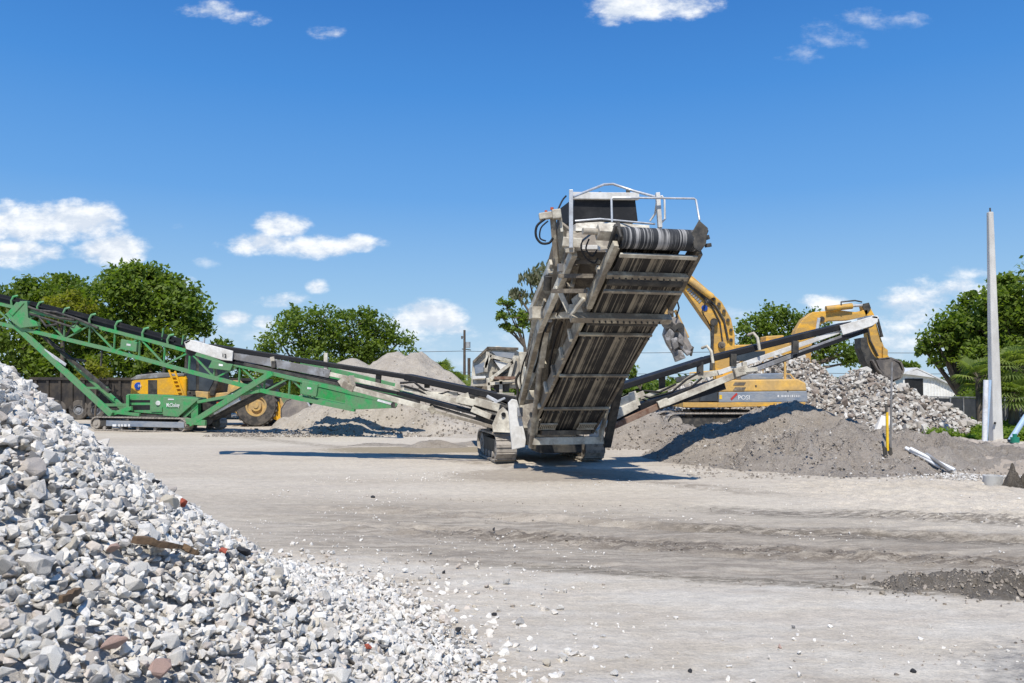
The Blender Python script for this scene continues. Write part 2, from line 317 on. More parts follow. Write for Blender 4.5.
def ground_mat():
    m = bpy.data.materials.new('packed_limerock_ground'); m.use_nodes = True
    nt = m.node_tree; n = nt.nodes; l = nt.links; b = n['Principled BSDF']; b.inputs['Roughness'].default_value = .95; b.inputs['Specular IOR Level'].default_value = .1
    tc = n.new('ShaderNodeTexCoord'); sp = n.new('ShaderNodeSeparateXYZ'); l.new(tc.outputs['Object'], sp.inputs[0])
    def noise(sc, st, det=6, ro=.6):
        mp = n.new('ShaderNodeMapping'); mp.inputs['Scale'].default_value = st; l.new(tc.outputs['Object'], mp.inputs[0])
        z = n.new('ShaderNodeTexNoise'); z.inputs['Scale'].default_value = sc; z.inputs['Detail'].default_value = det; z.inputs['Roughness'].default_value = ro; l.new(mp.outputs[0], z.inputs['Vector']); return z.outputs['Fac']
    def mr(v, a, b_, c=0, d=1, sm=True):
        r = n.new('ShaderNodeMapRange'); r.interpolation_type = 'SMOOTHSTEP' if sm else 'LINEAR'
        for k, x in zip(('From Min','From Max','To Min','To Max'), (a, b_, c, d)): r.inputs[k].default_value = x
        l.new(v, r.inputs['Value']); return r.outputs[0]
    def mth(op, a, c):
        r = n.new('ShaderNodeMath'); r.operation = op
        for i, q in enumerate((a, c)):
            if isinstance(q, (int, float)): r.inputs[i].default_value = q
            else: l.new(q, r.inputs[i])
        return r.outputs[0]
    def mix(fac, a, c):
        x = n.new('ShaderNodeMix'); x.data_type = 'RGBA'
        l.new(fac, x.inputs['Factor'])
        for k, q in (('A', a), ('B', c)):
            if isinstance(q, tuple): x.inputs[k].default_value = (*q, 1)
            else: l.new(q, x.inputs[k])
        return x.outputs['Result']
    big = noise(.22, (.5, 1.4, 1), 5); streak = noise(1.0, (.22, 2.2, 1), 7, .65); fine = noise(7, (1, 1.3, 1), 8, .7); grit = noise(45, (1, 1, 1), 4, .7)
    base = mix(mr(big, .38, .62), (.535,.475,.39), (.465,.405,.325))
    base = mix(mr(streak, .42, .75, 0, .45), base, (.43,.375,.325))
    base = mix(mr(noise(2.2, (.6, 1.3, 1), 8, .75), .52, .68, 0, .55), base, (.38,.335,.285))
    # pale powdery strip nearest the viewer, brown wheel-worn band and ruts behind it
    yw = mth('ADD', sp.outputs['Y'], mth('MULTIPLY', sp.outputs['X'], .28))
    ye = mth('ADD', yw, mth('MULTIPLY', mth('SUBTRACT', noise(.9, (.5, 1, 1), 7, .65), .5), 1.5))
    pale = mth('MULTIPLY', mr(ye, 7.8, 8.2, 1, 0), mr(noise(1.4, (.5, 1.2, 1), 6), .40, .62))
    base = mix(mth('MULTIPLY', pale, .6), base, (.57,.53,.465))
    band = mth('MULTIPLY', mr(ye, 7.9, 8.3), mr(ye, 10.8, 13.0, 1, 0))
    band = mth('MULTIPLY', band, mr(sp.outputs['X'], -5, -1, .25, 1))
    grain = mr(noise(2.6, (.30, 2.4, 1), 9, .75), .38, .62, .35, 1)
    base = mix(mth('MULTIPLY', mth('MULTIPLY', band, grain), .95), base, (.25,.215,.175))
    def line(c, wd, st, x0, x1):
        a_ = mth('ABSOLUTE', mth('SUBTRACT', mth('ADD', yw, mth('MULTIPLY', mth('SUBTRACT', fine, .5), .5)), c), 0)
        return mth('MULTIPLY', mth('MULTIPLY', mr(a_, wd*.3, wd, 1, 0), st), mth('MULTIPLY', mr(sp.outputs['X'], x0, x0+1.5), mr(noise(3.8, (.9, 3.2, 1), 9, .8), .43, .54, .12, 1)))
    base = mix(mth('MULTIPLY', mr(noise(11, (1, 2.2, 1), 6, .8), .60, .70, 0, .6), 1), base, (.24,.20,.165))
    base = mix(line(9.72, .55, 1.0, -1.6, 9), base, (.155,.13,.105))
    base = mix(line(10.95, .45, 1.0, 1.2, 9), base, (.17,.145,.115))
    base = mix(line(8.12, .22, .95, -.8, 9), base, (.19,.165,.13))
    base = mix(mth('MULTIPLY', mr(mth('ABSOLUTE', mth('SUBTRACT', mth('ADD', sp.outputs['Y'], mth('MULTIPLY', sp.outputs['X'], 1.1)), mth('ADD', 17.6, mth('MULTIPLY', fine, .8))), 0), .25, .8, 1, 0), mth('MULTIPLY', mr(sp.outputs['Y'], 12.5, 14), mr(noise(3, (1, 1, 1), 7, .75), .4, .6, .1, .8))), base, (.27,.23,.185))
    base = mix(line(12.6, .6, .95, 2.0, 9), base, (.19,.165,.135))
    # oily brown wet-looking patches by the machine, other darker patches, painted trench shade
    def blob(x0, y0, rx, ry, edge=.6):
        dx = mth('DIVIDE', mth('SUBTRACT', sp.outputs['X'], x0), rx); dy = mth('DIVIDE', mth('SUBTRACT', sp.outputs['Y'], y0), ry)
        q = mth('ADD', mth('MULTIPLY', dx, dx), mth('MULTIPLY', dy, dy))
        q = mth('ADD', q, mth('MULTIPLY', mth('SUBTRACT', fine, .5), 2.2)); return mr(q, edge, 1.2, 1, 0)
    base = mix(mth('MULTIPLY', blob(-2.4, 22.6, 3.0, 1.3), .9), base, (.29,.24,.165))
    base = mix(mth('MULTIPLY', blob(.8, 16.4, 2.2, 1.4), .6), base, (.28,.235,.185))
    base = mix(mth('MULTIPLY', mth('MULTIPLY', blob(3.65, 4.6, .85, 1.2, .2), mr(grit, .40, .55, .35, 1)), .85), base, (.19,.18,.17))
    base = mix(mth('MULTIPLY', blob(9.1, 14.45, .50, .42, .5), .9), base, (.15,.125,.10))  # shade beneath the ring and soil, painted into the trench ground colour
    base = mix(mth('MULTIPLY', blob(10.9, 16.9, 1.5, .55, .3), .8), base, (.22,.185,.15))  # darker strip along the dip in the bank
    base = mix(mth('MULTIPLY', blob(12.5, 20.5, 4.2, 5.0), .85), base, (.37,.315,.26))
    base = mix(mth('MULTIPLY', mr(sp.outputs['Y'], 60, 75), .9), base, (.09,.12,.035))
    sc = n.new('ShaderNodeVectorMath'); sc.operation = 'SCALE'; l.new(base, sc.inputs[0])
    l.new(mth('MULTIPLY', mr(fine, .25, .75, .86, 1.12), mr(grit, .3, .7, .88, 1.1)), sc.inputs['Scale']); l.new(sc.outputs[0], b.inputs['Base Color'])
    bp = n.new('ShaderNodeBump'); bp.inputs['Strength'].default_value = .85; bp.inputs['Distance'].default_value = .035
    l.new(mth('ADD', mth('MULTIPLY', fine, 1.0), mth('ADD', mth('MULTIPLY', grit, .35), mth('MULTIPLY', streak, .8))), bp.inputs['Height'])
    l.new(bp.outputs[0], b.inputs['Normal']); return m
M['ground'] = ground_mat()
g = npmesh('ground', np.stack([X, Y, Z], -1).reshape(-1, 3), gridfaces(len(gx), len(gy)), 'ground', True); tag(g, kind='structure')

# ------------------------------------------------------------------ earth mounds
def mound_mat(name, c1, c2, c3, sc=1.0, bump=.6, st=(1,1,1)):
    m = bpy.data.materials.new(name); m.use_nodes = True
    nt = m.node_tree; n = nt.nodes; l = nt.links; b = n['Principled BSDF']; b.inputs['Roughness'].default_value = .95; b.inputs['Specular IOR Level'].default_value = .1
    tc = n.new('ShaderNodeTexCoord'); mp = n.new('ShaderNodeMapping'); mp.inputs['Scale'].default_value = st; l.new(tc.outputs['Object'], mp.inputs[0])
    z = []
    for s_, d in ((.8*sc, 6), (5*sc, 8), (22*sc, 5)):
        q = n.new('ShaderNodeTexNoise'); q.inputs['Scale'].default_value = s_; q.inputs['Detail'].default_value = d; q.inputs['Roughness'].default_value = .68; l.new(mp.outputs[0], q.inputs['Vector']); z.append(q.outputs['Fac'])
    r1 = n.new('ShaderNodeMapRange'); r1.inputs['From Min'].default_value = .4; r1.inputs['From Max'].default_value = .6; l.new(z[0], r1.inputs['Value'])
    r2 = n.new('ShaderNodeMapRange'); r2.inputs['From Min'].default_value = .50; r2.inputs['From Max'].default_value = .68; l.new(z[1], r2.inputs['Value'])
    a = n.new('ShaderNodeMix'); a.data_type = 'RGBA'; a.inputs['A'].default_value = (*c1, 1); a.inputs['B'].default_value = (*c2, 1); l.new(r1.outputs[0], a.inputs['Factor'])
    c = n.new('ShaderNodeMix'); c.data_type = 'RGBA'; c.inputs['B'].default_value = (*c3, 1); l.new(a.outputs['Result'], c.inputs['A']); l.new(r2.outputs[0], c.inputs['Factor'])
    r3 = n.new('ShaderNodeMapRange'); r3.inputs['From Min'].default_value = .3; r3.inputs['From Max'].default_value = .7; r3.inputs['To Min'].default_value = .82; r3.inputs['To Max'].default_value = 1.15; l.new(z[2], r3.inputs['Value'])
    sv = n.new('ShaderNodeVectorMath'); sv.operation = 'SCALE'; l.new(c.outputs['Result'], sv.inputs[0]); l.new(r3.outputs[0], sv.inputs['Scale']); l.new(sv.outputs[0], b.inputs['Base Color'])
    ad = n.new('ShaderNodeMath'); ad.operation = 'ADD'; l.new(z[1], ad.inputs[0]); l.new(z[2], ad.inputs[1])
    bp = n.new('ShaderNodeBump'); bp.inputs['Strength'].default_value = bump; bp.inputs['Distance'].default_value = .12; l.new(ad.outputs[0], bp.inputs['Height']); l.new(bp.outputs[0], b.inputs['Normal'])
    return m
M['m_beige'] = mound_mat('beige_fines', (.43,.385,.325), (.365,.32,.265), (.31,.27,.22), .8, .5)
M['m_grey'] = mound_mat('grey_brown_fill', (.44,.385,.33), (.345,.30,.255), (.49,.44,.38), 1.2, .9)
M['m_tan'] = mound_mat('tan_fill', (.48,.42,.35), (.40,.345,.285), (.33,.285,.235), 1.2, .9)
M['m_brown'] = mound_mat('brown_soil', (.17,.13,.10), (.23,.18,.14), (.12,.09,.07), 1.2, .9)
M['m_heap'] = mound_mat('fines_between_stones', (.56,.52,.465), (.49,.455,.41), (.62,.58,.52), 3, .6)
M['m_mud'] = mound_mat('drying_mud', (.35,.305,.255), (.26,.225,.185), (.42,.37,.31), 3, .9)
SMOOTH = {}
def bump_fn(bumps, rough, freq):
    def hf(x, y):
        z = np.zeros_like(x)
        for i, (cx, cy, rx, ry, h, p) in enumerate(bumps):
            wob = 1+.22*fbm(x*freq*.35+i*5, y*freq*.35+3*i, 2)
            r = np.sqrt(((x-cx)/rx)**2+((y-cy)/ry)**2)*wob
            q = h*np.clip(1-np.sqrt(r*r+.012), 0, 1)**p
            z = np.maximum(z, q)+.25*np.minimum(z, q)
        return z-.06+(rough*fbm(x*freq, y*freq, 6, .6)+rough*.22*fbm(x*freq*5, y*freq*5, 3, .7))*np.clip(z*3, 0, 1)
    return hf
def mound(name, bumps, m, label, cat, step=.12, rough=.25, freq=1.2, kind=None):
    x0 = min(b[0]-b[2]*1.3 for b in bumps); x1 = max(b[0]+b[2]*1.3 for b in bumps); y0 = min(b[1]-b[3]*1.3 for b in bumps); y1 = max(b[1]+b[3]*1.3 for b in bumps)
    ax = np.arange(x0, x1, step); ay = np.arange(y0, y1, step); A, B = np.meshgrid(ax, ay); hf = bump_fn(bumps, rough, freq); H = hf(A, B)
    fc = gridfaces(len(ax), len(ay)); keep = H.ravel()[fc].max(1) > -.05; fc = fc[keep]
    V = np.stack([A, B, H+np.minimum(ground_h(A, B), .12)], -1).reshape(-1, 3)
    used = np.unique(fc); idx = np.full(len(V), -1); idx[used] = np.arange(len(used))
    V = V[used]; cx, cy = V[:,0].mean(), V[:,1].mean()
    o = npmesh(name, V-np.array([cx, cy, 0]), idx[fc], m, True); o.location = (cx, cy, 0)
    tag(o, label, cat, kind=kind); return o, hf
def pos(px, d): return (px-512)/F*d
_, h_pile = mound('fines_stockpile', [(pos(393,36),36,4.5,6.6,2.95,1.0),(pos(416,35.5),35.5,4.6,6.4,2.72,1.0),(pos(440,33.5),33.5,4.4,5.2,2.0,1.15),(pos(478,30),30.5,3,3,.8,1.2),(pos(368,32),32.5,3.2,3.6,1.3,1.1)], 'm_beige', 'tall smooth beige pile of crushed fines behind the left side conveyor', 'dirt pile', .12, .30)
mound('fines_stockpile', [(pos(347,46),46,5,5,3.35,1.0),(pos(365,47),47,3.5,4,2.9,1)], 'm_beige', 'farther pale pile peeking over the green conveyor below the middle trees', 'dirt pile', .25, .2)
mound('soil_pile', [(pos(330,38),38.3,3.2,2.4,1.75,1.2),(pos(318,39),38.6,3,2.2,1.5,1.2)], 'm_brown', 'dark brown soil pile in front of the loader bucket', 'dirt pile', .14, .25)
mound('spoil_ridge', [(pos(435,23.6),23.6,1.3,.7,.33,1.3),(pos(380,24.3),24.3,1.9,.7,.16,1.2),(pos(478,24.6),24.6,1.5,.8,.2,1.2)], 'm_tan', 'low beige ridge on the ground under the left side conveyor', 'dirt pile', .07, .1, 3)
_, h_sm = mound('fill_mound', [(pos(640,24.5),24.8,2.3,2.0,1.25,1.1),(pos(600,25),25,2,2,.9,1.1),(pos(690,25),25.4,1.7,1.6,.6,1.1)], 'm_tan', 'small rounded tan mound just right of the screening machine legs', 'dirt pile', .08, .22)
mound('fill_mound', [(7.15,21.2,3.7,4.6,1.46,1.15),(8.6,21.8,2.4,3.3,1.0,1.2),(5.2,20.6,2.2,3.0,.85,1.2)], 'm_tan', 'tall grey tan mound crossed by the dark shadow of the right conveyor', 'dirt pile', .07, .24, 1.6)
mound('fill_mound', [(7.4,18.3,2.9,2.5,.95,1.25),(9.0,19.0,2.7,2.5,.72,1.2),(5.7,18.4,1.5,1.7,.55,1.2),(10.4,19.6,2.2,2.0,.40,1.2),(12.2,19.2,2.0,1.6,.24,1.2),(11.3,17.9,1.8,1.4,.30,1.2),(13.4,18.4,2.0,1.4,.24,1.2),(12.6,17.2,1.6,1.1,.28,1.2)], 'm_grey', 'lower darker grey brown mound at the front right of the excavator', 'dirt pile', .05, .40, 1.7)
mound('mud_ridge', [(4.25,7.2,.8,.5,.20,1),(3.55,7.3,.55,.38,.15,1),(4.9,7.2,.6,.45,.16,1),(3.0,7.5,.6,.22,.07,1)], 'm_mud', 'low ridge of dark churned mud at the right edge of the road', 'mud ridge', .025, .30, 6)
M['m_dug'] = mound_mat('dark_dug_soil', (.25,.215,.175), (.17,.145,.115), (.32,.28,.235), 4, .9)  # dark brown tone for the two dug clumps
mound('soil_clump', [(9.04,14.6,.15,.2,.66,.28),(9.15,14.5,.10,.12,.50,.35)], 'm_dug', 'dark torn clump of dug soil standing right beside the concrete ring', 'soil clump', .02, .12, 4)
mound('soil_clump', [(9.42,14.6,.20,.2,.62,.3),(9.32,14.5,.10,.12,.46,.35)], 'm_dug', 'dark torn clump of dug soil at the right edge beyond the concrete ring', 'soil clump', .02, .12, 4)
# bodies of the two stone heaps (the stones lie on them)
HC = (-4.9, 3.9, 5.2, 4.2)
def heap_h(x, y):
    r = np.hypot(x-HC[0], y-HC[1]); z = HC[3]*np.clip(1-r/HC[2], 0, 1)**1.6
    z = np.minimum(z, 1.93+.05*(z-1.93)); z = z+.15*fbm(x*1.1, y*1.1, 3)*np.clip(z*2, 0, 1)
    return z
ax = np.arange(-10.4, .6, .1); ay = np.arange(-1.6, 9.4, .1); A, B = np.meshgrid(ax, ay); Hh = heap_h(A, B)
HV = np.stack([A, B, Hh-.05], -1).reshape(-1, 3); fc = gridfaces(len(ax), len(ay)); fc = fc[Hh.ravel()[fc].max(1) > .02]
hp = npmesh('heap_body', HV, fc, 'm_heap', True); tag(hp, 'grey stone dust body of the foreground crushed concrete heap, showing between its rocks', 'rock heap')
RB = [(pos(792,36.5),36.5,5.6,4.6,3.1,1.15),(pos(860,33.5),33.5,4.3,4.6,2.2,1.15),(pos(898,32),32,2.7,3.4,1.6,1.2),(pos(735,37),37,4.6,4,2.6,1.1),(pos(690,36),36,3.8,3.6,1.9,1.1),(pos(842,31),31,2.6,2.8,1.3,1.2)]
rubo, rubh = mound('rubble_body', RB, 'm_grey', 'brown earth body of the broken concrete pile beyond the excavator', 'rubble pile', .16, .3, 1.0)

# ------------------------------------------------------------------ stones
def stone_mesh(seed, n=15, flat=.65, rnd=.0):
    r = random.Random(seed); bm = bmesh.new(); pts = []
    for i in range(n):
        v = Vector((r.gauss(0,1), r.gauss(0,1), r.gauss(0,1))).normalized()*r.uniform(.82, 1.06)
        pts.append(bm.verts.new((v.x, v.y*r.uniform(.72,.85), v.z*flat*r.uniform(.9,1.1))))
    res = bmesh.ops.convex_hull(bm, input=pts)
    bmesh.ops.delete(bm, geom=[g_ for g_ in res['geom_interior'] if isinstance(g_, bmesh.types.BMVert)], context='VERTS')
    if rnd:
        bmesh.ops.bevel(bm, geom=bm.edges[:], offset=rnd, segments=1, affect='EDGES', clamp_overlap=True)
    bmesh.ops.triangulate(bm, faces=bm.faces[:])
    bmesh.ops.recalc_face_normals(bm, faces=bm.faces[:])
    me = bpy.data.meshes.new('stone_shape'); bm.to_mesh(me); bm.free()
    V = np.array([v.co[:] for v in me.vertices]); T = np.array([p.vertices[:] for p in me.polygons]); return me, V, T
def worn(seed, *a):
    me, V, T = stone_mesh(seed, *a); bm = bmesh.new(); bm.from_mesh(me)
    bmesh.ops.subdivide_edges(bm, edges=bm.edges[:], cuts=1, use_grid_fill=True, smooth=.0)
    bmesh.ops.triangulate(bm, faces=bm.faces[:])
    for v in bm.verts:
        k = v.co*2.6+Vector((seed*3.1, 0, 0)); v.co *= 1+.16*float(fbm(np.array([k.x+k.z*.7]), np.array([k.y-k.z*.6]), 3)[0])
    bm.to_mesh(me); bm.free(); return me, np.array([v.co[:] for v in me.vertices]), np.array([p.vertices[:] for p in me.polygons])
ST = [worn(i, 11+(i % 5)*2, .42+.10*(i % 5), .07) for i in range(16)]
STM = [stone_mesh(i+90, 9+(i % 5)*2, .38+.11*(i % 6)) for i in range(24)]
STL = [stone_mesh(i+50, 10+(i % 3)*2, .5+.12*(i % 4)) for i in range(12)]
def rotm(n):
    q = rng.normal(size=(n, 4)); q /= np.linalg.norm(q, axis=1)[:,None]; a, b, c, d = q.T
    return np.stack([1-2*(c*c+d*d), 2*(b*c-a*d), 2*(b*d+a*c), 2*(b*c+a*d), 1-2*(b*b+d*d), 2*(c*d-a*b), 2*(b*d-a*c), 2*(c*d+a*b), 1-2*(b*b+c*c)], -1).reshape(n, 3, 3)
def lying(n, sd=.5):
    """stones settle on a broad face: free yaw, moderate tilt"""
    a = rng.uniform(0, 2*math.pi, n); tx = rng.normal(0, sd, n); ty = rng.normal(0, sd, n); o = np.zeros(n); i = np.ones(n)
    mk = lambda r: np.stack(r, -1).reshape(n, 3, 3)
    Z_ = mk([np.cos(a), -np.sin(a), o, np.sin(a), np.cos(a), o, o, o, i]); X_ = mk([i, o, o, o, np.cos(tx), -np.sin(tx), o, np.sin(tx), np.cos(tx)]); Y_ = mk([np.cos(ty), o, np.sin(ty), o, i, o, -np.sin(ty), o, np.cos(ty)])
    return Y_ @ X_ @ Z_
def merged(name, pos_, rad, R, lib, m, parent=None):
    Vs = []; Fs = []; o = 0; ch = rng.integers(0, len(lib), len(pos_))
    for k, (_, V, T) in enumerate(lib):
        sel = np.where(ch == k)[0]
        if not len(sel): continue
        W = np.einsum('nij,vj->nvi', R[sel], V)*rad[sel][:,None,None]+pos_[sel][:,None,:]
        Vs.append(W.reshape(-1, 3)); Fs.append((T[None]+(np.arange(len(sel))*len(V))[:,None,None]+o).reshape(-1, 3)); o += len(sel)*len(V)
    return npmesh(name, np.concatenate(Vs), np.concatenate(Fs), m, False, parent)
def inframe(p, mg=0):
    v = p-np.array([0,0,CH]); yc = v[:,1]*CP+v[:,2]*SP; zc = -v[:,1]*SP+v[:,2]*CP
    sx = 512+F*v[:,0]/yc; sy = 341.5-F*zc/yc
    return (yc > .1) & (sx > -mg) & (sx < 1024+mg) & (sy > -mg) & (sy < 683+mg), sx, sy, yc
def place(me, p, r, R, name, m, label, cat, group):
    o = bpy.data.objects.new(name, me); C.objects.link(o)
    mt = Matrix(R.tolist()).to_4x4(); mt.translation = Vector(p); o.matrix_world = mt @ Matrix.Scale(r, 4)
    tag(o, label, cat, group); return o
def field(fn, n, x0, x1, y0, y1, cell, jit=.5):
    a = np.arange(x0, x1, cell); b = np.arange(y0, y1, cell); A, B = np.meshgrid(a, b)
    A = A.ravel()+rng.uniform(-jit, jit, A.size)*cell; B = B.ravel()+rng.uniform(-jit, jit, B.size)*cell; return A, B
for k, (me, _, _) in enumerate(ST): me.materials.append(M['rock'])
for k, (me, _, _) in enumerate(STL): me.materials.append(M['rubble'])

SPEC = []   # odd ones among the rocks: (px, py, radius, material, label)
def on_heap(px, py):
    a, b = ray(px, py); ys = np.linspace(1.5, 12, 2000); z = CH+b*ys; h = np.maximum(heap_h(a*ys, ys), 0)
    i = np.argmax(h > z) if (h > z).any() else None
    if i is None: d = CH/-b; return np.array([a*d, d, 0.])
    return np.array([a*ys[i], ys[i], z[i]])
odd = [(133,560,.0,'',''),]
odd = [(113,652,.062,'pinkrock','flat pale pink granite chunk near the bottom left of the rock heap','rock'),
       (160,676,.05,'pinkrock','darker pink stone at the bottom edge of the rock heap','rock'),
       (112,552,.034,'pinkrock','small reddish pink stone just left of the brown plank','rock'),
       (224,554,.034,'redbrick','bright red brick fragment right of the brown plank','brick piece'),
       (368,649,.026,'redbrick','small red brick fragment low in the middle of the rock heap','brick piece'),
       (183,506,.035,'redbrick','red brick fragment near the right edge of the upper heap','brick piece'),
       (243,558,.06,'darkrock','large black asphalt lump near the right slope of the rock heap','asphalt lump'),
       (155,486,.045,'darkrock','dark lump near the top of the right slope of the rock heap','asphalt lump'),
       (458,632,.035,'darkrock','black lump at the right foot of the rock heap','asphalt lump'),
       (457,613,.035,'tanrock','yellowish tan stone at the right foot of the rock heap','rock')]
oddp = []
for px, py, r, mm, lab, cat in odd:
    p = on_heap(px, py); p[2] += r*.55; oddp.append((p, r)); k = random.randrange(16)
    me = ST[k][0].copy(); me.materials.clear(); me.materials.append(M[mm])
    place(me, p, r*1.05, lying(1, .35)[0], {'rock':'rock','brick piece':'brick_piece','asphalt lump':'asphalt_lump'}[cat], mm, lab, cat, None)
# brown plank
def plank(pa, pb, w, h, lab, name='wood_plank'):
    a = on_heap(*pa); b = on_heap(*pb); a[2] += .075; b[2] += .075; o = MB(); a = Vector(a); b = Vector(b); n = 7; d = (b-a)
    s_ = d.cross(Vector((0,0,1))).normalized(); u = s_.cross(d).normalized()
    rings = []
    for i in range(n+1):
        t = i/n; c = a+d*t+u*random.uniform(-.006,.006); ww = w*(1-.45*abs(2*t-1)**3)*random.uniform(.85,1.1); hh = h*random.uniform(.8,1.1)*(1-.4*t**3)
        rings.append([c-s_*ww/2-u*hh/2, c+s_*ww/2-u*hh/2, c+s_*ww/2+u*hh/2, c-s_*ww/2+u*hh/2])
    o.add([v for r in rings for v in r], [(i*4+k, i*4+(k+1) % 4, i*4+4+(k+1) % 4, i*4+4+k) for i in range(n) for k in range(4)]+[(0,1,2,3), (n*4,n*4+1,n*4+2,n*4+3)])
    q = o.build(name, 'wood'); tag(q, lab, 'plank'); [oddp.append((np.array(a*(1-k/8)+b*(k/8)), .035)) for k in range(9)]
plank((134,555), (180,562), .09, .035, 'splintered brown plank lying in the middle of the rock heap')
plank((183,562), (198,568), .05, .03, 'short brown wood offcut just right of the splintered plank')
plank((60,621), (79,608), .03, .03, 'thin brown stick at the lower left of the rock heap')

P1 = []; r1 = []
for cell, lo, hi, lift, keep in ((.060,.028,.050,.0,1.0),(.066,.022,.044,.026,.95),(.30,.050,.085,.02,.8),(.045,.009,.020,.03,.8)):
    A, B = field(None, 0, -10, .9, -1.2, 9.6, cell, .6); kk = (A-HC[0])*.78-(B-HC[1])*.62 > -2.6; A, B = A[kk], B[kk]; h = heap_h(A, B); r = rng.uniform(lo, hi, len(A))*(1+.55*np.clip((h-.9)/1.2, 0, 1))*np.where(rng.random(len(A)) < .06, 1.35, 1)
    edge = np.clip(h/.10, 0, 1); r = np.minimum(r, .086); ok = (rng.random(len(A)) < keep*np.clip(edge, .0, 1)) & (h > .004)
    r = r*(.72+.28*np.clip(h/.35, 0, 1)); A, B, h, r = A[ok], B[ok], h[ok], r[ok]
    P1.append(np.stack([A, B, h+lift-.025], -1)); r1.append(r)
# fringe: stones scattered round the foot
n = 3600; ang = rng.uniform(-.9, 1.9, n); rr = HC[2]*(.80+np.abs(rng.normal(0, .13, n))); fx = HC[0]+rr*np.cos(ang); fy = HC[1]+rr*np.sin(ang)
fr = rng.uniform(.010, .045, n); P1.append(np.stack([fx, fy, np.maximum(heap_h(fx, fy), 0)+fr*.35], -1)); r1.append(fr)
P1 = np.concatenate(P1); r1 = np.concatenate(r1)
bad = np.zeros(len(P1), bool)
for p, r in oddp: bad |= np.linalg.norm(P1-p[None], axis=1) < r*.8+r1*.6
# keep odd stones visible: nothing between them and the open air
P1, r1 = P1[~bad], r1[~bad]
R1 = lying(len(P1), .48); inf, sx, sy, yc = inframe(P1, 10)
top = P1[:,2]-heap_h(P1[:,0], P1[:,1]) > -.03
score = np.where(inf & top & (r1 > .03), r1/np.maximum(yc, .1), 0); big = np.argsort(-score)[:300]
mask = np.zeros(len(P1), bool); mask[big] = True
for i in big:
    k = random.randrange(16); place(ST[k][0], P1[i], r1[i], R1[i], 'rock', 'rock', 'angular pale grey rock, one of the largest showing in the foreground crushed concrete heap', 'rock', 'large rocks of the foreground heap')
t = merged('crushed_rock', P1[~mask], r1[~mask], R1[~mask], STM, 'rock'); tag(t, 'mass of smaller pale grey crushed rock covering the foreground heap', 'crushed rock', kind='stuff')

# loose stones on the ground beside the heap
LS = [(430,552,.05),(455,548,.03),(465,560,.035),(487,588,.055),(507,585,.06),(497,592,.03),(512,608,.04),(541,594,.035),(556,591,.035),(566,592,.045),(560,610,.05),(543,597,.02),(520,626,.07),(503,655,.05),(517,655,.035),(562,662,.06),(547,668,.045),(525,675,.05),(575,637,.03),(590,640,.02),(615,678,.05),(627,659,.03),(498,583,.025),(480,577,.03),(425,577,.03),(432,568,.02),(700,585,.02),(930,628,.035),(967,604,.02),(408,560,.03),(395,548,.02),(530,690,.04)]
for px, py, r in LS:
    b = ray(px, py); d = CH/-b[1]; p = np.array([b[0]*d, d, float(ground_h(np.array([b[0]*d]), np.array([d]))[0])+r*.3])
    if heap_h(p[0:1], p[1:2])[0] > .02: p[2] += heap_h(p[0:1], p[1:2])[0]
    place(ST[random.randrange(16)][0], p, r*.8, rotm(1)[0], 'rock', '', 'pale stone lying loose on the ground between the heap and the road', 'rock', 'loose stones on the ground')
for px, py, r, mm, lab in ((560,647,.0,'',''),(494,530,.03,'darkrock','small black lump alone in the middle of the road'),(780,648,.028,'pinkrock','reddish stone alone on the pale ground at the lower middle'),(373,498,.045,'darkrock','flat black lump on the open ground left of the ruts'),(690,673,.025,'darkrock','blue black stone at the bottom middle of the ground'),(913,673,.025,'darkrock','dark stone at the bottom right of the ground'),(444,573,.03,'darkrock','black lump at the upper fringe of the loose stones'),(494,617,.035,'darkrock','flat black lump between loose stones left of the road')):
    if not r: continue
    b = ray(px, py); d = CH/-b[1]; me = ST[random.randrange(16)][0].copy(); me.materials.clear(); me.materials.append(M[mm])
    place(me, (b[0]*d, d, r*.35), r, rotm(1)[0], 'rock', mm, lab, 'stone', None)
# gravel scatter and clods: nobody could count them
n = 5200; gx_ = rng.uniform(-4, 9, n); gy_ = rng.uniform(4.5, 17, n)**1.0
dens = fbm(gx_*.5, gy_*.9, 3)+.25*np.exp(-((np.hypot(gx_-HC[0], gy_-HC[1])-HC[2])/1.2)**2)*4; ok = dens > .12
gr = rng.uniform(.005, .016, ok.sum())*rng.choice([1,1,1,1.8], ok.sum()); gp = np.stack([gx_[ok], gy_[ok], ground_h(gx_[ok], gy_[ok])+gr*.3], -1)
tag(merged('gravel', gp, gr, rotm(len(gr)), STL, 'stone_small'), 'fine gravel scattered thinly over the packed ground', 'gravel', kind='stuff')
cl = []; cr = []
def clods(n, fx, fy, z, lo, hi):
    x = fx(n); y = fy(n); cl.append(np.stack([x, y, z(x, y)], -1)); cr.append(rng.uniform(lo, hi, n))
mud = bump_fn([(4.25,7.2,.8,.5,.20,1),(3.55,7.3,.55,.38,.15,1),(4.9,7.2,.6,.45,.16,1),(3.0,7.5,.6,.22,.07,1)], .30, 6)

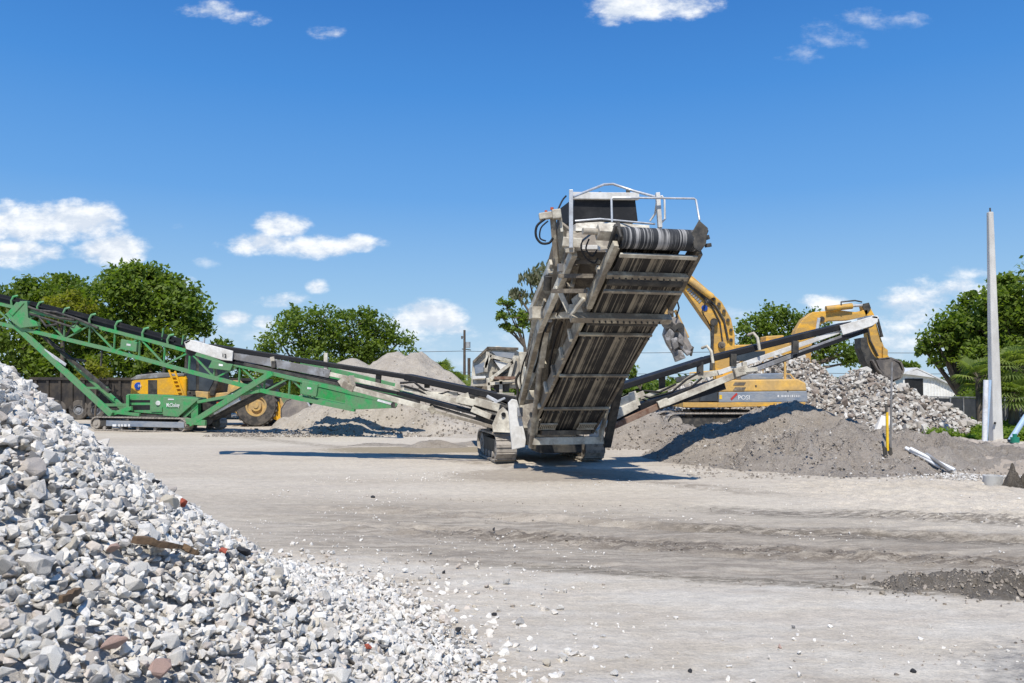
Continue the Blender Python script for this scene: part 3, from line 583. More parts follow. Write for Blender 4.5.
xr = rng.uniform(-1.2, 9, 1500); cc_ = rng.choice([9.5, 9.85, 10.95, 8.15, 12.5], 1500, p=[.3,.3,.15,.17,.08])
clods(1500, lambda n: xr, lambda n: cc_-.28*xr+rng.normal(0, .13, n), ground_h, .005, .024)
clods(260, lambda n: rng.normal(3.6, .8, n), lambda n: rng.normal(4.9, .5, n), ground_h, .006, .022)
mm2 = bump_fn([(7.1,18.2,3.3,2.6,.88,1.25),(8.6,18.9,2.8,2.6,.85,1.2),(5.9,18.2,1.7,1.9,.62,1.2),(10.2,19.6,2.2,2.4,.5,1.2)], .40, 1.7)
mm3 = bump_fn([(7.15,21.2,3.7,4.6,1.46,1.15),(8.6,21.8,2.4,3.3,1.0,1.2),(5.2,20.6,2.2,3.0,.85,1.2)], .24, 1.6)
clods(2400, lambda n: rng.uniform(3.6, 12, n), lambda n: rng.uniform(15.5, 22, n), lambda x, y: np.maximum(np.maximum(mm2(x, y), mm3(x, y)), ground_h(x, y)), .010, .05)
clods(1500, lambda n: rng.uniform(-11, 1.5, n), lambda n: 28.2+np.abs(rng.normal(0, 2.2, n)), lambda x, y: np.maximum(h_pile(x, y), 0)+.02, .02, .075)
clods(700, lambda n: rng.uniform(1.6, 6.5, n), lambda n: rng.uniform(22.5, 26, n), lambda x, y: np.maximum(np.maximum(h_sm(x, y), mm3(x, y)), 0)+.015, .02, .07)
clods(700, lambda n: rng.uniform(9, 15, n), lambda n: rng.uniform(15.5, 26, n), ground_h, .015, .07)
cl = np.concatenate(cl); cr = np.concatenate(cr)
n = 1500; x = np.where(rng.random(n) < .5, rng.normal(4.1, .6, n), rng.uniform(2.9, 5.4, n)); y = rng.normal(7.22, .27, n); r = rng.uniform(.006, .022, n)*rng.choice([.7, 1, 2.0], n, p=[.5,.42,.08]); k = (mud(x, y) > 0) | (rng.random(n) < .22)
M['mudclod'] = rock_mat('dark_mud_clod', [(0,(.30,.26,.21)),(.3,(.36,.31,.26)),(.6,(.25,.215,.175)),(.85,(.42,.37,.31))], .6, 20)
tag(merged('mud_crumbs', np.stack([x, y, np.maximum(mud(x, y), 0)+.006], -1)[k], r[k], rotm(int(k.sum())), STL, 'mudclod'), 'dark mud crumbs heaped on the churned ridge at the right', 'mud crumbs', kind='stuff')
tag(merged('mud_clods', cl, cr, rotm(len(cr)), STL, 'clod'), 'small dried mud clods strewn over the ruts, mounds and bank', 'mud clods', kind='stuff')

# broken concrete on the far pile
A, B = field(None, 0, 4, 20, 26, 42, .30, .6); h = rubh(A, B); ok = h > .06; A, B, h = A[ok], B[ok], h[ok]
r = rng.uniform(.08, .18, len(A))*np.where(rng.random(len(A)) < .12, 1.7, 1); Pb = np.stack([A, B, h+.16], -1)
A2, B2 = field(None, 0, 4, 20, 26, 42, .17, .6); h2 = rubh(A2, B2); ok = h2 > .02
Pb = np.concatenate([Pb, np.stack([A2[ok], B2[ok], h2[ok]+.13], -1)]); r = np.concatenate([r, rng.uniform(.05, .12, ok.sum())])
Rb = lying(len(Pb), .6); inf, sx, sy, yc = inframe(Pb)
front = (rubh(Pb[:,0], Pb[:,1]-.5)-h.mean()*0 < rubh(Pb[:,0], Pb[:,1])+.1)
vis = inf & front & (r > .08) & ((sx > 812) | ((sy < 398) & (sx > 770)))
bigb = np.argsort(-np.where(vis, r/yc, 0))[:280]; mask = np.zeros(len(Pb), bool); mask[bigb] = True
for i in bigb: place(STL[random.randrange(12)][0], Pb[i], r[i], Rb[i], 'concrete_chunk', '', 'grey broken concrete chunk, one of the biggest on the rubble pile right of the excavator', 'concrete chunk', 'big chunks on the rubble pile')
tag(merged('rubble', Pb[~mask], r[~mask], Rb[~mask], STL, 'rubble'), 'small broken concrete and brick bits filling the rubble pile', 'rubble', kind='stuff')
me = STL[3][0].copy(); me.materials.clear(); me.materials.append(M['chip'])
q = P(884,425,28.4); place(me, q, .42, np.array(Matrix.Rotation(.5,3,'X')@Matrix.Rotation(.4,3,'Y')), 'concrete_slab_piece', '', 'largest white concrete slab piece low on the rubble pile by the grey stake', 'concrete chunk', None)
# white chips beside the pipes
n = 520; x = rng.normal(9.1, .5, n); y = rng.normal(15.7, .5, n); rr = rng.uniform(.010, .036, n)
tag(merged('broken_white_chips', np.stack([x, y, ground_h(x, y)+.03], -1), rr, rotm(n), STL, 'chip'), 'patch of broken white chips on the dirt below the bundle of pipes', 'stone chips', kind='stuff')

# ================================================================== SCREENING MACHINE
O = Vector((-.115, 18.37, 0)); VA = Vector((.974,.225,0)); VB = Vector((-.225,.974,0)); UZ = Vector((0,0,1))
def L(a, b, z): return O+VA*a+VB*b+UZ*z
root = thing('screening_machine', L(1.1, 1.5, 0), 'large dirty cream tracked screening machine in the middle, its main belt raised towards the viewer', 'screening machine')
T0 = P(563,432,17.2); H0 = P(661,247,12.7); SL = (H0-T0).normalized(); NN = VA.cross(SL).normalized()
if NN.z < 0: NN = -NN
LEN = (H0-T0).length
def V(t, s, n=0): return T0+SL*(t*LEN)+VA*s+NN*n
def t_at(py):
    lo, hi = -.1, 1.1
    for _ in range(40):
        m_ = (lo+hi)/2; p = V(m_, 0); v = p-Vector((0,0,CH)); yy = 341.5-F*(-v.y*SP+v.z*CP)/(v.y*CP+v.z*SP)
        if yy > py: lo = m_
        else: hi = m_
    return lo
def vbar(m, t0, t1, s, n, w, h, s1=None): m.bar(V(t0, s, n), V(t1, s if s1 is None else s1, n), w, h, NN)
def xbar(m, t, s0, s1, n, w, h): m.bar(V(t, s0, n), V(t, s1, n), w, h, NN)
# main conveyor
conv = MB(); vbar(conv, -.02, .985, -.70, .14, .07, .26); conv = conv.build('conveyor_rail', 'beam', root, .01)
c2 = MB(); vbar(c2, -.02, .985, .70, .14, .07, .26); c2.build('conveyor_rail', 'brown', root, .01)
b = MB(); b.hexa([V(0,-.62,0), V(0,.62,0), V(.97,.62,0), V(.97,-.62,0), V(0,-.62,.02), V(0,.62,.02), V(.97,.62,.02), V(.97,-.62,.02)])
b.hexa([V(0,-.6,.34), V(0,.6,.34), V(1,.6,.34), V(1,-.6,.34), V(0,-.6,.36), V(0,.6,.36), V(1,.6,.36), V(1,-.6,.36)])
belt = b.build('conveyor_belt', 'belt_u', root)
HD = V(1.0, 0, .175)
dm = MB(); dm.cyl(HD-VA*.655, HD+VA*.655, .175, 32); dm.build('head_drum', 'belt_d', root)
for sgn in (-1, 1):
    e = MB(); e.cyl(HD+VA*sgn*.66, HD+VA*sgn*.76, .06, 14); e.bar(HD+VA*sgn*.70-SL*.16, HD+VA*sgn*.70+SL*.12, .04, .20, NN); e.bar(HD+VA*sgn*.78-SL*.2-UZ*.05, HD+VA*sgn*.78+SL*.16+UZ*.08, .05, .07, NN)
    e.build('drum_bearing', 'dark', root, .006)
e = MB(); e.bar(HD+VA*.74+SL*.02+NN*.02, HD+VA*.88+SL*.05+NN*.05, .07, .07); e.bar(HD+VA*.72+NN*.05+SL*.05, HD+VA*.82+NN*.24+SL*.08, .03, .10, SL); e.bar(HD+VA*.8-NN*.1, HD+VA*.9-NN*.08, .05, .06); e.build('tension_bracket', 'dark', root)
lp = MB(); xbar(lp, .972, -.66, .68, -.06, .08, .035); lp.build('scraper_lip', 'cream', root, .006)
# heavier head section rails
for s_ in (-.76, .74):
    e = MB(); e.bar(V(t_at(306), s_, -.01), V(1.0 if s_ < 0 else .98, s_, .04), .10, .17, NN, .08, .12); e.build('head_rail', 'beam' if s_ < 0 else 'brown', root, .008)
for py, m_, w, h, n_, s0, s1 in ((274,'beam',.10,.09,-.05,-.72,.72),(333,'beam',.05,.055,-.04,-.70,.70),(374,'beam',.05,.05,-.04,-.70,.70),(407,'beam',.055,.055,-.04,-.70,.70),(285,'beam',.06,.05,-.16,-.70,.70),(315,'beam',.14,.13,-.08,-1.02,.82)):
    e = MB(); xbar(e, t_at(py), s0, s1, n_, w, h); e.build('cross_beam', m_, root, .006)
for py in (279, 321):
    e = MB(); c = V(t_at(py), 0, -.055); e.cyl(c-VA*.66, c+VA*.66, .048 if py != 279 else .085, 14); e.build('return_roller', 'dark', root)
e = MB(); c = V(t_at(315), .8, -.08); e.box(c, .1, .1, .12, VA, SL, NN); e.build('beam_end_plate', 'cream', root)
for s_ in (-.43, .43):
    e = MB(); t_ = t_at(427)
    for k in range(9): e.bar(V(t_, s_-.17+k*.042, -.05), V(t_+.035, s_-.17+k*.042, -.05), .012, .03, NN)
    e.bar(V(t_, s_-.19, -.05), V(t_, s_+.19, -.05), .03, .03, NN); e.bar(V(t_+.035, s_-.19, -.05), V(t_+.035, s_+.19, -.05), .03, .03, NN)
    e.build('tail_guard_grille', 'cream', root)
e = MB(); c = V(-.01, 0, .15); e.cyl(c-VA*.66, c+VA*.66, .15, 22); e.build('tail_drum', 'dark', root)
# drive motor at head, hoses
e = MB(); c = P(604,232,12.75); e.box(c, .24, .22, .19, VA, SL, NN); e.cyl(c-VA*.12, c-VA*.36, .055, 16); e.cyl(c+VA*.1, c+VA*.22, .09, 16); dmo = e.build('drive_motor', 'cream', root, .015)
def hose(pts, r=.014, nm='hose', m='rubber'):
    e = MB(); q = [Vector(p) for p in pts]; out = []
    for i in range(len(q)-1):
        p0 = q[max(0, i-1)]; p1 = q[i]; p2 = q[i+1]; p3 = q[min(len(q)-1, i+2)]
        for k in range(6):
            t = k/6; out.append(.5*((2*p1)+(-p0+p2)*t+(2*p0-5*p1+4*p2-p3)*t*t+(-p0+3*p1-3*p2+p3)*t**3))
    out.append(q[-1]); e.tube(out, r, 7); return e.build(nm, m, root)
hose([P(583,240,12.8), P(581,247,12.8), P(585,257,12.9), P(594,263,13), P(598,258,13)]); hose([P(589,239,12.8), P(586,249,12.8), P(592,256,12.9), P(597,250,12.9)])
hose([P(545,219,13.9), P(537,226,13.9), P(536,236,13.9), P(541,243,13.9), P(549,243,13.9), P(553,238,13.9)], .022); hose([P(548,221,13.9), P(541,228,13.9), P(540,238,13.9), P(546,241,13.9)], .014)
hose([P(557,212,14), P(562,201,14.1), P(566,196,14.2)], .016); hose([P(560,262,13.8), P(567,290,13.9), P(560,306,14.4), P(553,330,15)], .012)
hose([P(520,372,17.2), P(516,380,17.3), P(518,392,17.4), P(516,402,17.5)], .03, 'chain', 'dark')
# left side frame of the screen box
def qbar(nm, m_, a, b, w, h, bev=.008, par=None):
    e = MB(); e.bar(P(*a), P(*b), w, h); return e.build(nm, m_, par or root, bev)
qbar('side_beam', 'cream', (539,330,15.2), (574,252,13.25), .10, .17)
qbar('side_beam', 'beam', (521,402,17.2), (540,328,15.15), .10, .17)
qbar('side_beam', 'brown', (547,330,15.3), (575,262,13.6), .07, .14)
qbar('side_beam', 'beam', (549,400,16.8), (571,318,14.9), .12, .14)
qbar('side_beam', 'cream', (530,312,15.5), (551,262,14.2), .05, .12)
qbar('side_beam', 'beam', (529,355,16.2), (545,300,15.0), .05, .09)
e = MB(); e.prism([P(521,405,17.7), P(545,400,17.3), P(577,262,13.75), P(573,232,13.9), P(560,222,14.1), P(553,240,14.4), P(545,272,14.9), P(533,310,15.8), P(525,360,16.9)], VA*.06); e.build('screen_box_side', 'beam', root, .01)
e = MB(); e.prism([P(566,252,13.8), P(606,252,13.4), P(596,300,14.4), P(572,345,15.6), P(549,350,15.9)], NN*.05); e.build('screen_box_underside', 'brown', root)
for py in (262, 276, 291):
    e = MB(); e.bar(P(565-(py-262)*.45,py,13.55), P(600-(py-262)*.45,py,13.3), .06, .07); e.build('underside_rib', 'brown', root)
e = MB(); e.prism([P(567,231,13.95), P(615,230,14.05), P(607,251,13.6), P(566,251,13.6)], VB*.05); e.build('screen_box_front', 'beam', root, .01)
e = MB(); e.prism([P(692,232,12.75), P(699,220,12.75), P(708,228,12.75), P(706,244,12.75), P(700,252,12.75), P(694,248,12.75)], VB*.05+VA*.02); e.build('bearing_guard', 'dark', root, .006)
e = MB(); e.bar(P(566,248,13.35), P(599,248,13.15), .2, .07); e.build('front_lip', 'white', root, .006)
e = MB(); e.bar(P(552,316,14.9), P(585,314,14.2), .2, .12); e.build('hinge_bracket', 'cream', root, .01)
e = MB(); e.prism([P(571,299,13.9), P(580,292,13.9), P(582,306,13.9), P(574,310,13.9)], VA*.12); e.prism([P(569,304,13.8), P(575,304,13.8), P(578,313,13.8), P(568,313,13.8)], VA*.1); e.build('pivot_plate', 'cream', root, .008)
qbar('diagonal_brace', 'cream', (557,286,14.0), (570,314,14.0), .05, .09); qbar('diagonal_brace', 'cream', (584,298,13.5), (571,315,13.8), .05, .06)
qbar('diagonal_brace', 'cream', (561,283,14.0), (574,286,13.9), .05, .06)
for a, s_ in ((((536,313,14.9)), .26), ((543,347,16), .14), ((550,272,14.3), .12)):
    e = MB(); e.box(P(*a), s_*.8, s_, s_*.85, VA, VB); e.build('junction_box', 'cream', root, .01)
e = MB(); e.cyl(P(548,276,14.2), P(547,290,14.3), .07, 14); e.build('hydraulic_pump', 'dark', root)
e = MB(); e.bar(P(541,366,15.9), P(546,330,15.3), .11, .14); e.build('hydraulic_strut', 'cream', root, .012)
e = MB(); e.cyl(P(531,447,17.0), P(541,362,15.85), .06, 12); e.bar(P(533,447,17.1), P(544,362,16.0), .08, .14); e.build('support_leg', 'beam', root)
e = MB(); e.bar(P(607,446,17.5), P(622,372,16.2), .16, .12); e.build('support_leg', 'dark', root, .01)
# tall arm with motor at the far left of the head
qbar('motor_arm', 'beam', (557,266,14.2), (553,218,14.0), .09, .10); qbar('motor_arm', 'cream', (560,214,14.0), (562,232,14.0), .04, .05)
e = MB(); e.bar(P(539,217,13.95), P(552,215,13.95), .13, .12); e.bar(P(552,215,13.95), P(561,214,13.95), .16, .17); e.build('vibration_motor', 'cream', root, .015)
e = MB(); e.cyl(P(552,207.5,13.95), P(552,210,13.95), .03, 10); e.cyl(P(546,210.5,13.95), P(546,212,13.95), .025, 10); e.build('valve_cap', 'orange', root)
# dark mesh engine box on top
mb = MB(); D_ = 14.6
c0, c1, c2_, c3 = P(571,221,D_), P(638,221,D_+.26), P(635,196,D_+.26), P(576,196,D_)
mb.prism([c0, c1, c2_, c3], VB*1.1); bx = mb.build('mesh_box', 'mesh', root, .01)
e = MB(); e.bar(P(574,196,D_-.03)-VA*.04, P(637,196.5,D_+.23)+VA*.03, .1, .13); e.bar(P(572,196,D_+1.0), P(633,196,D_+1.3), .1, .13); e.build('box_rim', 'white', bx, .01)
e = MB(); e.cyl(P(628,195,D_+.2), P(628,190,D_+.2), .04, 10); e.build('latch', 'dark', bx); e = MB(); e.cyl(P(600,194,D_+.1), P(600,192,D_+.1), .03, 10); e.build('latch', 'dark', bx)
e = MB(); e.prism([P(576,231,13.9), P(650,231,14.2), P(650,225,14.3), P(600,221.5,14.2), P(576,223,14.1)], VB*.5); e.build('white_hood', 'cream', root, .02)
e = MB(); e.bar(P(563,242,13.2), P(582,244,13.15), .14, .16); e.bar(P(566,250,13.2), P(575,250,13.15), .1, .1); e.build('post_bracket', 'cream', root, .01)
e = MB(); e.bar(P(571,248,13.1), P(571,190,13.1), .065, .065); e.build('post', 'galv', root, .006)
e = MB(); e.bar(P(660,228,13.4), P(657.5,193,13.4), .11, .07); e.build('post', 'white', root, .008)
e = MB(); e.tube([P(662,222,13.5), P(665,219,13.5), P(664.5,200,13.5), P(662,196,13.5), P(659,197,13.5)], .018, 8); e.tube([P(650,221,13.9), P(655,214,13.9), P(657,200,13.6)], .018, 8); e.build('handle_loop', 'white', root)
e = MB()
e.tube([P(573,197,13.1), P(580,194,13.3), P(604,184.5,13.8), P(613,184,13.9), P(634,191,13.8), P(656,197,13.5)], .022, 8)
e.tube([P(575,221,13.3), P(600,219,13.3), P(655,224,13.5)], .018, 8); e.build('guard_rail', 'galv', root)
e = MB(); e.tube([P(612,222,13.2), P(611.5,199,13.2), P(613,197.5,13.2), P(694,198.5,13.3), P(696,200,13.3), P(699.5,220,13.1)], .018, 8); e.build('guard_rail', 'galv', root)
e = MB(); e.prism([P(611,228,13.0), P(617,222,13.0), P(619,232,12.9), P(614,240,12.9)], VA*.05); e.build('rail_foot', 'dark', root)
# bolt rows, cables and small fittings
for py in (274, 315, 333, 374, 407):
    e = MB(); t_ = t_at(py)
    for k in range(12): c = V(t_, -.62+k*.112, -.115 if py != 315 else -.155); e.cyl(c, c-NN*.03, .018, 6)
    e.build('bolt_row', 'dark', root)
for k in range(9):
    t_ = .06+k*.1; e = MB(); e.bar(V(t_, -.765, .02), V(t_, -.765, .27), .05, .07, SL); e.build('rail_stiffener', 'cream' if k % 3 else 'beam', root)
for k, (a_, b_) in enumerate((((545,392,16.6),(562,322,14.9)), ((524,388,17.0),(536,338,15.6)), ((534,372,16.3),(556,300,14.6)), ((519,398,17.3),(528,352,16.2)))):
    p, q = P(*a_), P(*b_); m_ = p.lerp(q, .5)+Vector((-.06, -.05, -.05)); hose([p, p.lerp(m_, .5)+Vector((.03,0,.02)), m_, m_.lerp(q, .5)+Vector((-.02,0,.03)), q], .016 if k % 2 else .022)
for a_, sz in (((527,372,16.7), (.12,.16,.22)), ((536,346,15.7), (.10,.14,.12)), ((549,318,14.9), (.10,.12,.16)), ((530,395,16.9), (.14,.2,.2)), ((560,268,13.7), (.08,.1,.14)), ((520,412,17.3), (.1,.12,.2))):
    e = MB(); e.box(P(*a_), *sz, VA, VB); e.build('fitting_block', 'cream' if sz[0] > .1 else 'grey', root, .01)
e = MB(); e.bar(P(600,440,17.4), P(609,398,17.0), .05, .14); e.bar(P(596,432,17.6), P(611,420,17.9), .06, .08); e.build('leg_brace', 'cream', root, .006)
e = MB(); e.tube([P(602,404,17.2), P(608,398,17.0), P(606,412,17.2), P(600,424,17.3)], .03, 7); e.build('hose', 'bluepipe', root)
# chassis and tracks
e = MB(); e.hexa([L(.5,.1,.42), L(1.7,.1,.42), L(1.7,3.4,.42), L(.5,3.4,.42), L(.5,.1,.78), L(1.7,.1,.78), L(1.7,3.4,.78), L(.5,3.4,.78)])
e.hexa([L(.62,-.7,.3), L(1.58,-.7,.3), L(1.58,.2,.3), L(.62,.2,.3), L(.62,-.7,.5), L(1.58,-.7,.5), L(1.58,.2,.5), L(.62,.2,.5)])
e.hexa([L(-.2,1.0,.72), L(2.4,1.0,.72), L(2.4,1.4,.72), L(-.2,1.4,.72), L(-.2,1.0,.95), L(2.4,1.0,.95), L(2.4,1.4,.95), L(-.2,1.4,.95)]); e.build('chassis', 'dark', root, .02)
e = MB(); e.bar(P(532,441,16.9), P(602,440,17.5), .22, .16); cb = e.build('bumper_beam', 'cream', root, .01)
e = MB(); e.bar(P(541,433,16.85), P(590,432,17.3), .10, .10); e.build('bumper_beam', 'brown', root, .01)
e = MB(); e.hexa([L(.1,.35,.8), L(2.1,.35,.8), L(2.1,3.6,.8), L(.1,3.6,.8), L(.15,.6,1.55), L(2.0,.6,1.55), L(2.0,3.6,1.55), L(.15,3.6,1.55)]); e.build('engine_housing', 'beam', root, .03)
def track(parent, o, ax, ay, length, width, r, shoe=.17, par_m='track', inner='dark', wheels=5):
    """crawler: o = ground point of the front end centre, ay runs back along the track"""
    tr = MB(); pts = []; s0 = r; s1 = length-r; N = 10
    for k in range(N+1): a = math.pi/2+math.pi*k/N; pts.append((s0+math.cos(a)*r, r+math.sin(a)*r))
    pts = [(s1, 2*r)]+pts+[(s1, 0)]
    for k in range(1, N): a = -math.pi/2+math.pi*k/N; pts.append((s1+math.cos(a)*r, r+math.sin(a)*r))
    # resample closed loop to shoes
    loop = pts+[pts[0]]; seg = [math.dist(loop[i], loop[i+1]) for i in range(len(loop)-1)]; tot = sum(seg); n = int(tot/shoe); sh = MB()
    def at(u):
        u %= tot
        for i, g_ in enumerate(seg):
            if u <= g_: t = u/g_; return (loop[i][0]+(loop[i+1][0]-loop[i][0])*t, loop[i][1]+(loop[i+1][1]-loop[i][1])*t)
            u -= g_
        return loop[0]
    for k in range(n):
        a = at(k*tot/n+.006); b_ = at((k+1)*tot/n-.006); mid = ((a[0]+b_[0])/2, (a[1]+b_[1])/2)
        W = lambda q: o+ay*q[0]+UZ*q[1]
        d = (W(b_)-W(a)).normalized(); nrm = ax.cross(d).normalized(); cen = o+ay*(length/2)+UZ*r
        if (W(mid)-cen).dot(nrm) < 0: nrm = -nrm
        sh.bar(W(a)-nrm*.03, W(b_)-nrm*.03, width, .035, nrm); sh.bar(W(a)+(W(b_)-W(a))*.15-nrm*.005, W(a)+(W(b_)-W(a))*.32-nrm*.005, width, .035, nrm)
    root_t = sh.build('track', par_m, parent)
    fr = MB(); fr.hexa([o+ax*x+ay*y+UZ*z for z in (r*.55, r*1.5) for (x, y) in ((-width*.32, r*.9), (width*.32, r*.9), (width*.32, length-r*.9), (-width*.32, length-r*.9))]); fr.build('track_frame', inner, root_t, .01)
    for k in range(2):
        w = MB(); c = o+ay*(s0 if k == 0 else s1)+UZ*r; w.cyl(c-ax*width*.36, c+ax*width*.36, r*.72, 20); w.cyl(c-ax*width*.42, c+ax*width*.42, r*.3, 14); w.build('end_wheel', par_m, root_t)
    for k in range(wheels):
        w = MB(); c = o+ay*(s0+(s1-s0)*(k+.5)/wheels)+UZ*(r*.36); w.cyl(c-ax*width*.36, c+ax*width*.36, r*.27, 14); w.build('track_roller', par_m, root_t)
    return root_t
track(root, L(0,0,.03), VA, VB, 2.5, .48, .34); track(root, L(2.15,0,.03), VA, VB, 2.5, .48, .34)
# white leg plates
e = MB(); e.prism([P(508,403,17.4), P(512,399,17.4), P(517,400,17.4), P(521,414,17.4), P(526,440,17.35), P(525,447,17.35), P(512,450,17.4), P(510,430,17.4)], VA*.05+VB*.25); e.build('leg_plate', 'white', root, .015)
e = MB(); e.prism([P(492,425,18.4), P(498,411,18.4), P(503,407,18.4), P(508,412,18.4), P(512,430,18.3), P(510,433,18.3), P(493,432,18.4)], VA*.05+VB*.2); hp_ = e.build('pivot_leg_plate', 'cream', root, .012)
e = MB(); c = P(503.5,414.5,18.36); e.cyl(c-VB*.03, c+VB*.02, .05, 16); e.build('pivot_hole', 'black', hp_)
e = MB(); e.prism([P(593,395,18.0), P(601,398,18.0), P(603,425,18.0), P(599,440,18.0), P(590,438,18.0)], VA*.06+VB*.25); e.build('leg_plate', 'white', root, .015)
e = MB(); e.box(P(596,400,18.4), .2, .5, .35, VA, VB); e.box(P(594,425,18.2), .15, .4, .3, VA, VB); e.build('valve_block', 'grey', root, .01)
# rear feed hopper
hq = MB(); Dh = 21.6
def Q(px, py, b=0): return P(px, py, Dh)+VB*b
hq.prism([Q(471,386), Q(473,361), Q(487,348), Q(498,346), Q(516,350), Q(519,352), Q(519,388)], VB*.06)
hop = hq.build('feed_hopper', 'cream', root, .01)
e = MB(); e.prism([Q(471.5,385.5,.08), Q(473.5,361.5,.08), Q(487,349,.08), Q(487,385.5,.08)], (.12,2.4,0)); e.prism([Q(487.3,350,.09), Q(530,352,.09), Q(556,352,.09), Q(556,390,.09), Q(487.3,388,.09)], (.12,2.3,0)); e.build('hopper_side', 'cream', hop, .01)
e = MB(); e.bar(Q(487,348,-.05), Q(518,349,-.05), .1, .07); e.bar(Q(473,362,-.05), Q(488,347.5,-.05), .1, .06); e.build('hopper_rim', 'brown', hop, .005)
e = MB()
for a, b_ in (((489,356),(512,362)),((512,362),(490,379)),((487,352),(485,372)),((490,354),(484,368)),((487,384),(516,381)),((500,380),(500,396)),((487,378),(489,398)),((514,356),(508,378))):
    e.bar(Q(*a, -.12), Q(*b_, -.12), .08, .09)
e.build('hopper_brace', 'cream', hop, .006)
e = MB(); e.prism([Q(492,372,-.08), Q(511,372,-.08), Q(508,392,-.08), Q(494,392,-.08)], VB*.03); e.prism([Q(492,358,-.08), Q(499,356,-.08), Q(494,366,-.08)], VB*.03); e.build('dark_recess', 'dark', hop); e = MB(); e.prism([Q(491,351.5,-.07), Q(514,353,-.07), Q(513,359,-.07), Q(496,356,-.07)], VB*.03); e.prism([Q(474,366,-.07), Q(484,362,-.07), Q(483,372,-.07), Q(475,374,-.07)], VB*.03); e.build('hopper_liner', 'slate', hop)
e = MB(); e.prism([Q(493,360,-.1), Q(510,364,-.1), Q(500,370,-.1)], VB*.03); e.build('side_plate', 'white', hop); e = MB(); e.prism([Q(472,376,-.1), Q(485,376,-.1), Q(485,378,-.1), Q(472,379,-.1)], VB*.04); e.build('side_plate', 'white', hop)
e = MB(); e.bar(Q(492,378,-.3), Q(514,378,-.3), .08, .08); e.build('rusty_bar', 'rust', hop)
e = MB(); e.prism([Q(484,385), Q(498,392), Q(512,402), Q(512,418), Q(500,424), Q(487,414), Q(478,396)], VB*2.2); e.build('rear_frame', 'brown', root, .02)
e = MB(); e.box(P(503,398,19.3), .45, .5, .25, VA, VB); e.build('rear_box', 'cream', root, .01)
# a little fallen brush caught on the machine
# side conveyors -------------------------------------------------
def side_conv(ends, parts):
    pass
lc = MB(); lc.bar(P(213,346.5,19.9), P(408,377,19.6), .60, .12); lc.bar(P(408,377,19.6), P(520,401,19.1), .60, .16)
lconv = lc.build('side_conveyor', 'rubber', root, .02)
def sub(nm, m_, par, *bars, bev=.006):
    e = MB()
    for a, b_, w, h in bars: e.bar(P(*a), P(*b_), w, h)
    return e.build(nm, m_, par, bev)
sub('return_belt', 'rubber', lconv, ((232,362,19.9), (400,393,19.5), .55, .07), ((400,393,19.5), (500,419,19.1), .5, .09), ((232,362,19.9), (214,354,19.9), .55, .1))
sub('conveyor_frame', 'grey', lconv, ((233,355,19.62), (330,374,19.45), .08, .20), ((233,355,20.2), (330,374,20.05), .08, .20))
sub('conveyor_frame', 'cream', lconv, ((330,374,19.4), (400,390,19.3), .07, .10), ((330,374,20.0), (400,390,19.9), .07, .10), ((425,393,19.25), (458,394,19.2), .08, .08), ((395,386,19.3), (470,404,19.1), .08, .13))
sub('conveyor_frame', 'dark', lconv, ((244,364,19.5), (420,402,19.2), .06, .07), ((430,405,19.2), (500,426,18.9), .06, .06))
e = MB(); e.prism([P(184,342,19.5), P(190,339.5,19.5), P(233,351,19.5), P(232,361,19.5), P(222,360,19.5), P(186,349,19.5)], (0,.05,0)); e.prism([P(184,342,20.3), P(190,339.5,20.3), P(233,351,20.3), P(232,361,20.3), P(222,360,20.3), P(186,349,20.3)], (0,.05,0)); e.prism([P(184,342,19.5), P(190,339.5,19.5), P(191,341,19.5), P(186,344,19.5)], (0,.8,0)); tp = e.build('tip_tray', 'white', lconv, .01)
text('12', 'tray_mark', P(224.5,355.5,19.485), (1,0,-.22), (0,0,1), .09, 'black', tp)
e = MB(); e.cyl(P(191,351,19.6), P(191,351,20.4), .13, 18); e.build('tip_drum', 'dark', lconv)
sub('lift_pipe', 'cream', lconv, ((352,388,19.2), (430,409,18.9), .11, .12)); sub('lift_pipe', 'beam', lconv, ((433,411,18.9), (497,428,18.5), .07, .07)); sub('pipe_joint', 'beam', lconv, ((343,384,19.2), (354,389,19.2), .16, .16)); sub('pipe_joint', 'beam', lconv, ((430,407,18.9), (434,413,18.9), .12, .14))
sub('idler_bracket', 'cream', lconv, ((326,353,19.5), (326,371,19.5), .09, .09)); sub('idler_bracket', 'cream', lconv, ((274,364,19.5), (272.5,357,19.5), .14, .10)); sub('idler_bracket', 'cream', lconv, ((350,376,19.35), (352,388,19.3), .14, .14)); sub('idler_bracket', 'cream', lconv, ((340,384,19.3), (347,379,19.3), .16, .16)); sub('idler_bracket', 'dark', lconv, ((326,371,19.5), (326,374,19.5), .16, .1)); sub('idler_bracket', 'dark', lconv, ((379,373,19.5), (378,384,19.5), .16, .12)); sub('idler_bracket', 'dark', lconv, ((427,382,19.4), (427,388,19.4), .16, .12))
sub('idler_bracket', 'dark', lconv, ((274,361,19.48), (274,368,19.48), .12, .1))
e = MB(); e.tube([P(273,360,19.45), P(273,360,20.2)], .05, 10); e.build('idler_roller', 'cream', lconv)
for pts in ([(400,383),(414,382),(424,390),(436,395),(448,392),(462,396)], [(404,386),(418,390),(430,396),(450,398),(470,406)]):
    e = MB(); e.tube([P(x, y, 19.2) for x, y in pts], .028, 7); e.build('hose', 'rubber', lconv)
sub('swing_bracket', 'cream', lconv, ((457,399,19.0), (475,403,18.9), .14, .16), ((463,394,19.0), (466,404,19.0), .12, .26), ((475,401,18.9), (500,408,18.7), .14, .18), ((472,409,18.8), (491,417,18.7), .10, .13))
sub('swing_bracket', 'dark', lconv, ((470,404,19.1), (505,412,18.9), .2, .12), ((495,402,19.0), (508,411,18.8), .3, .2), ((476,417,19), (505,428,18.8), .1, .1))
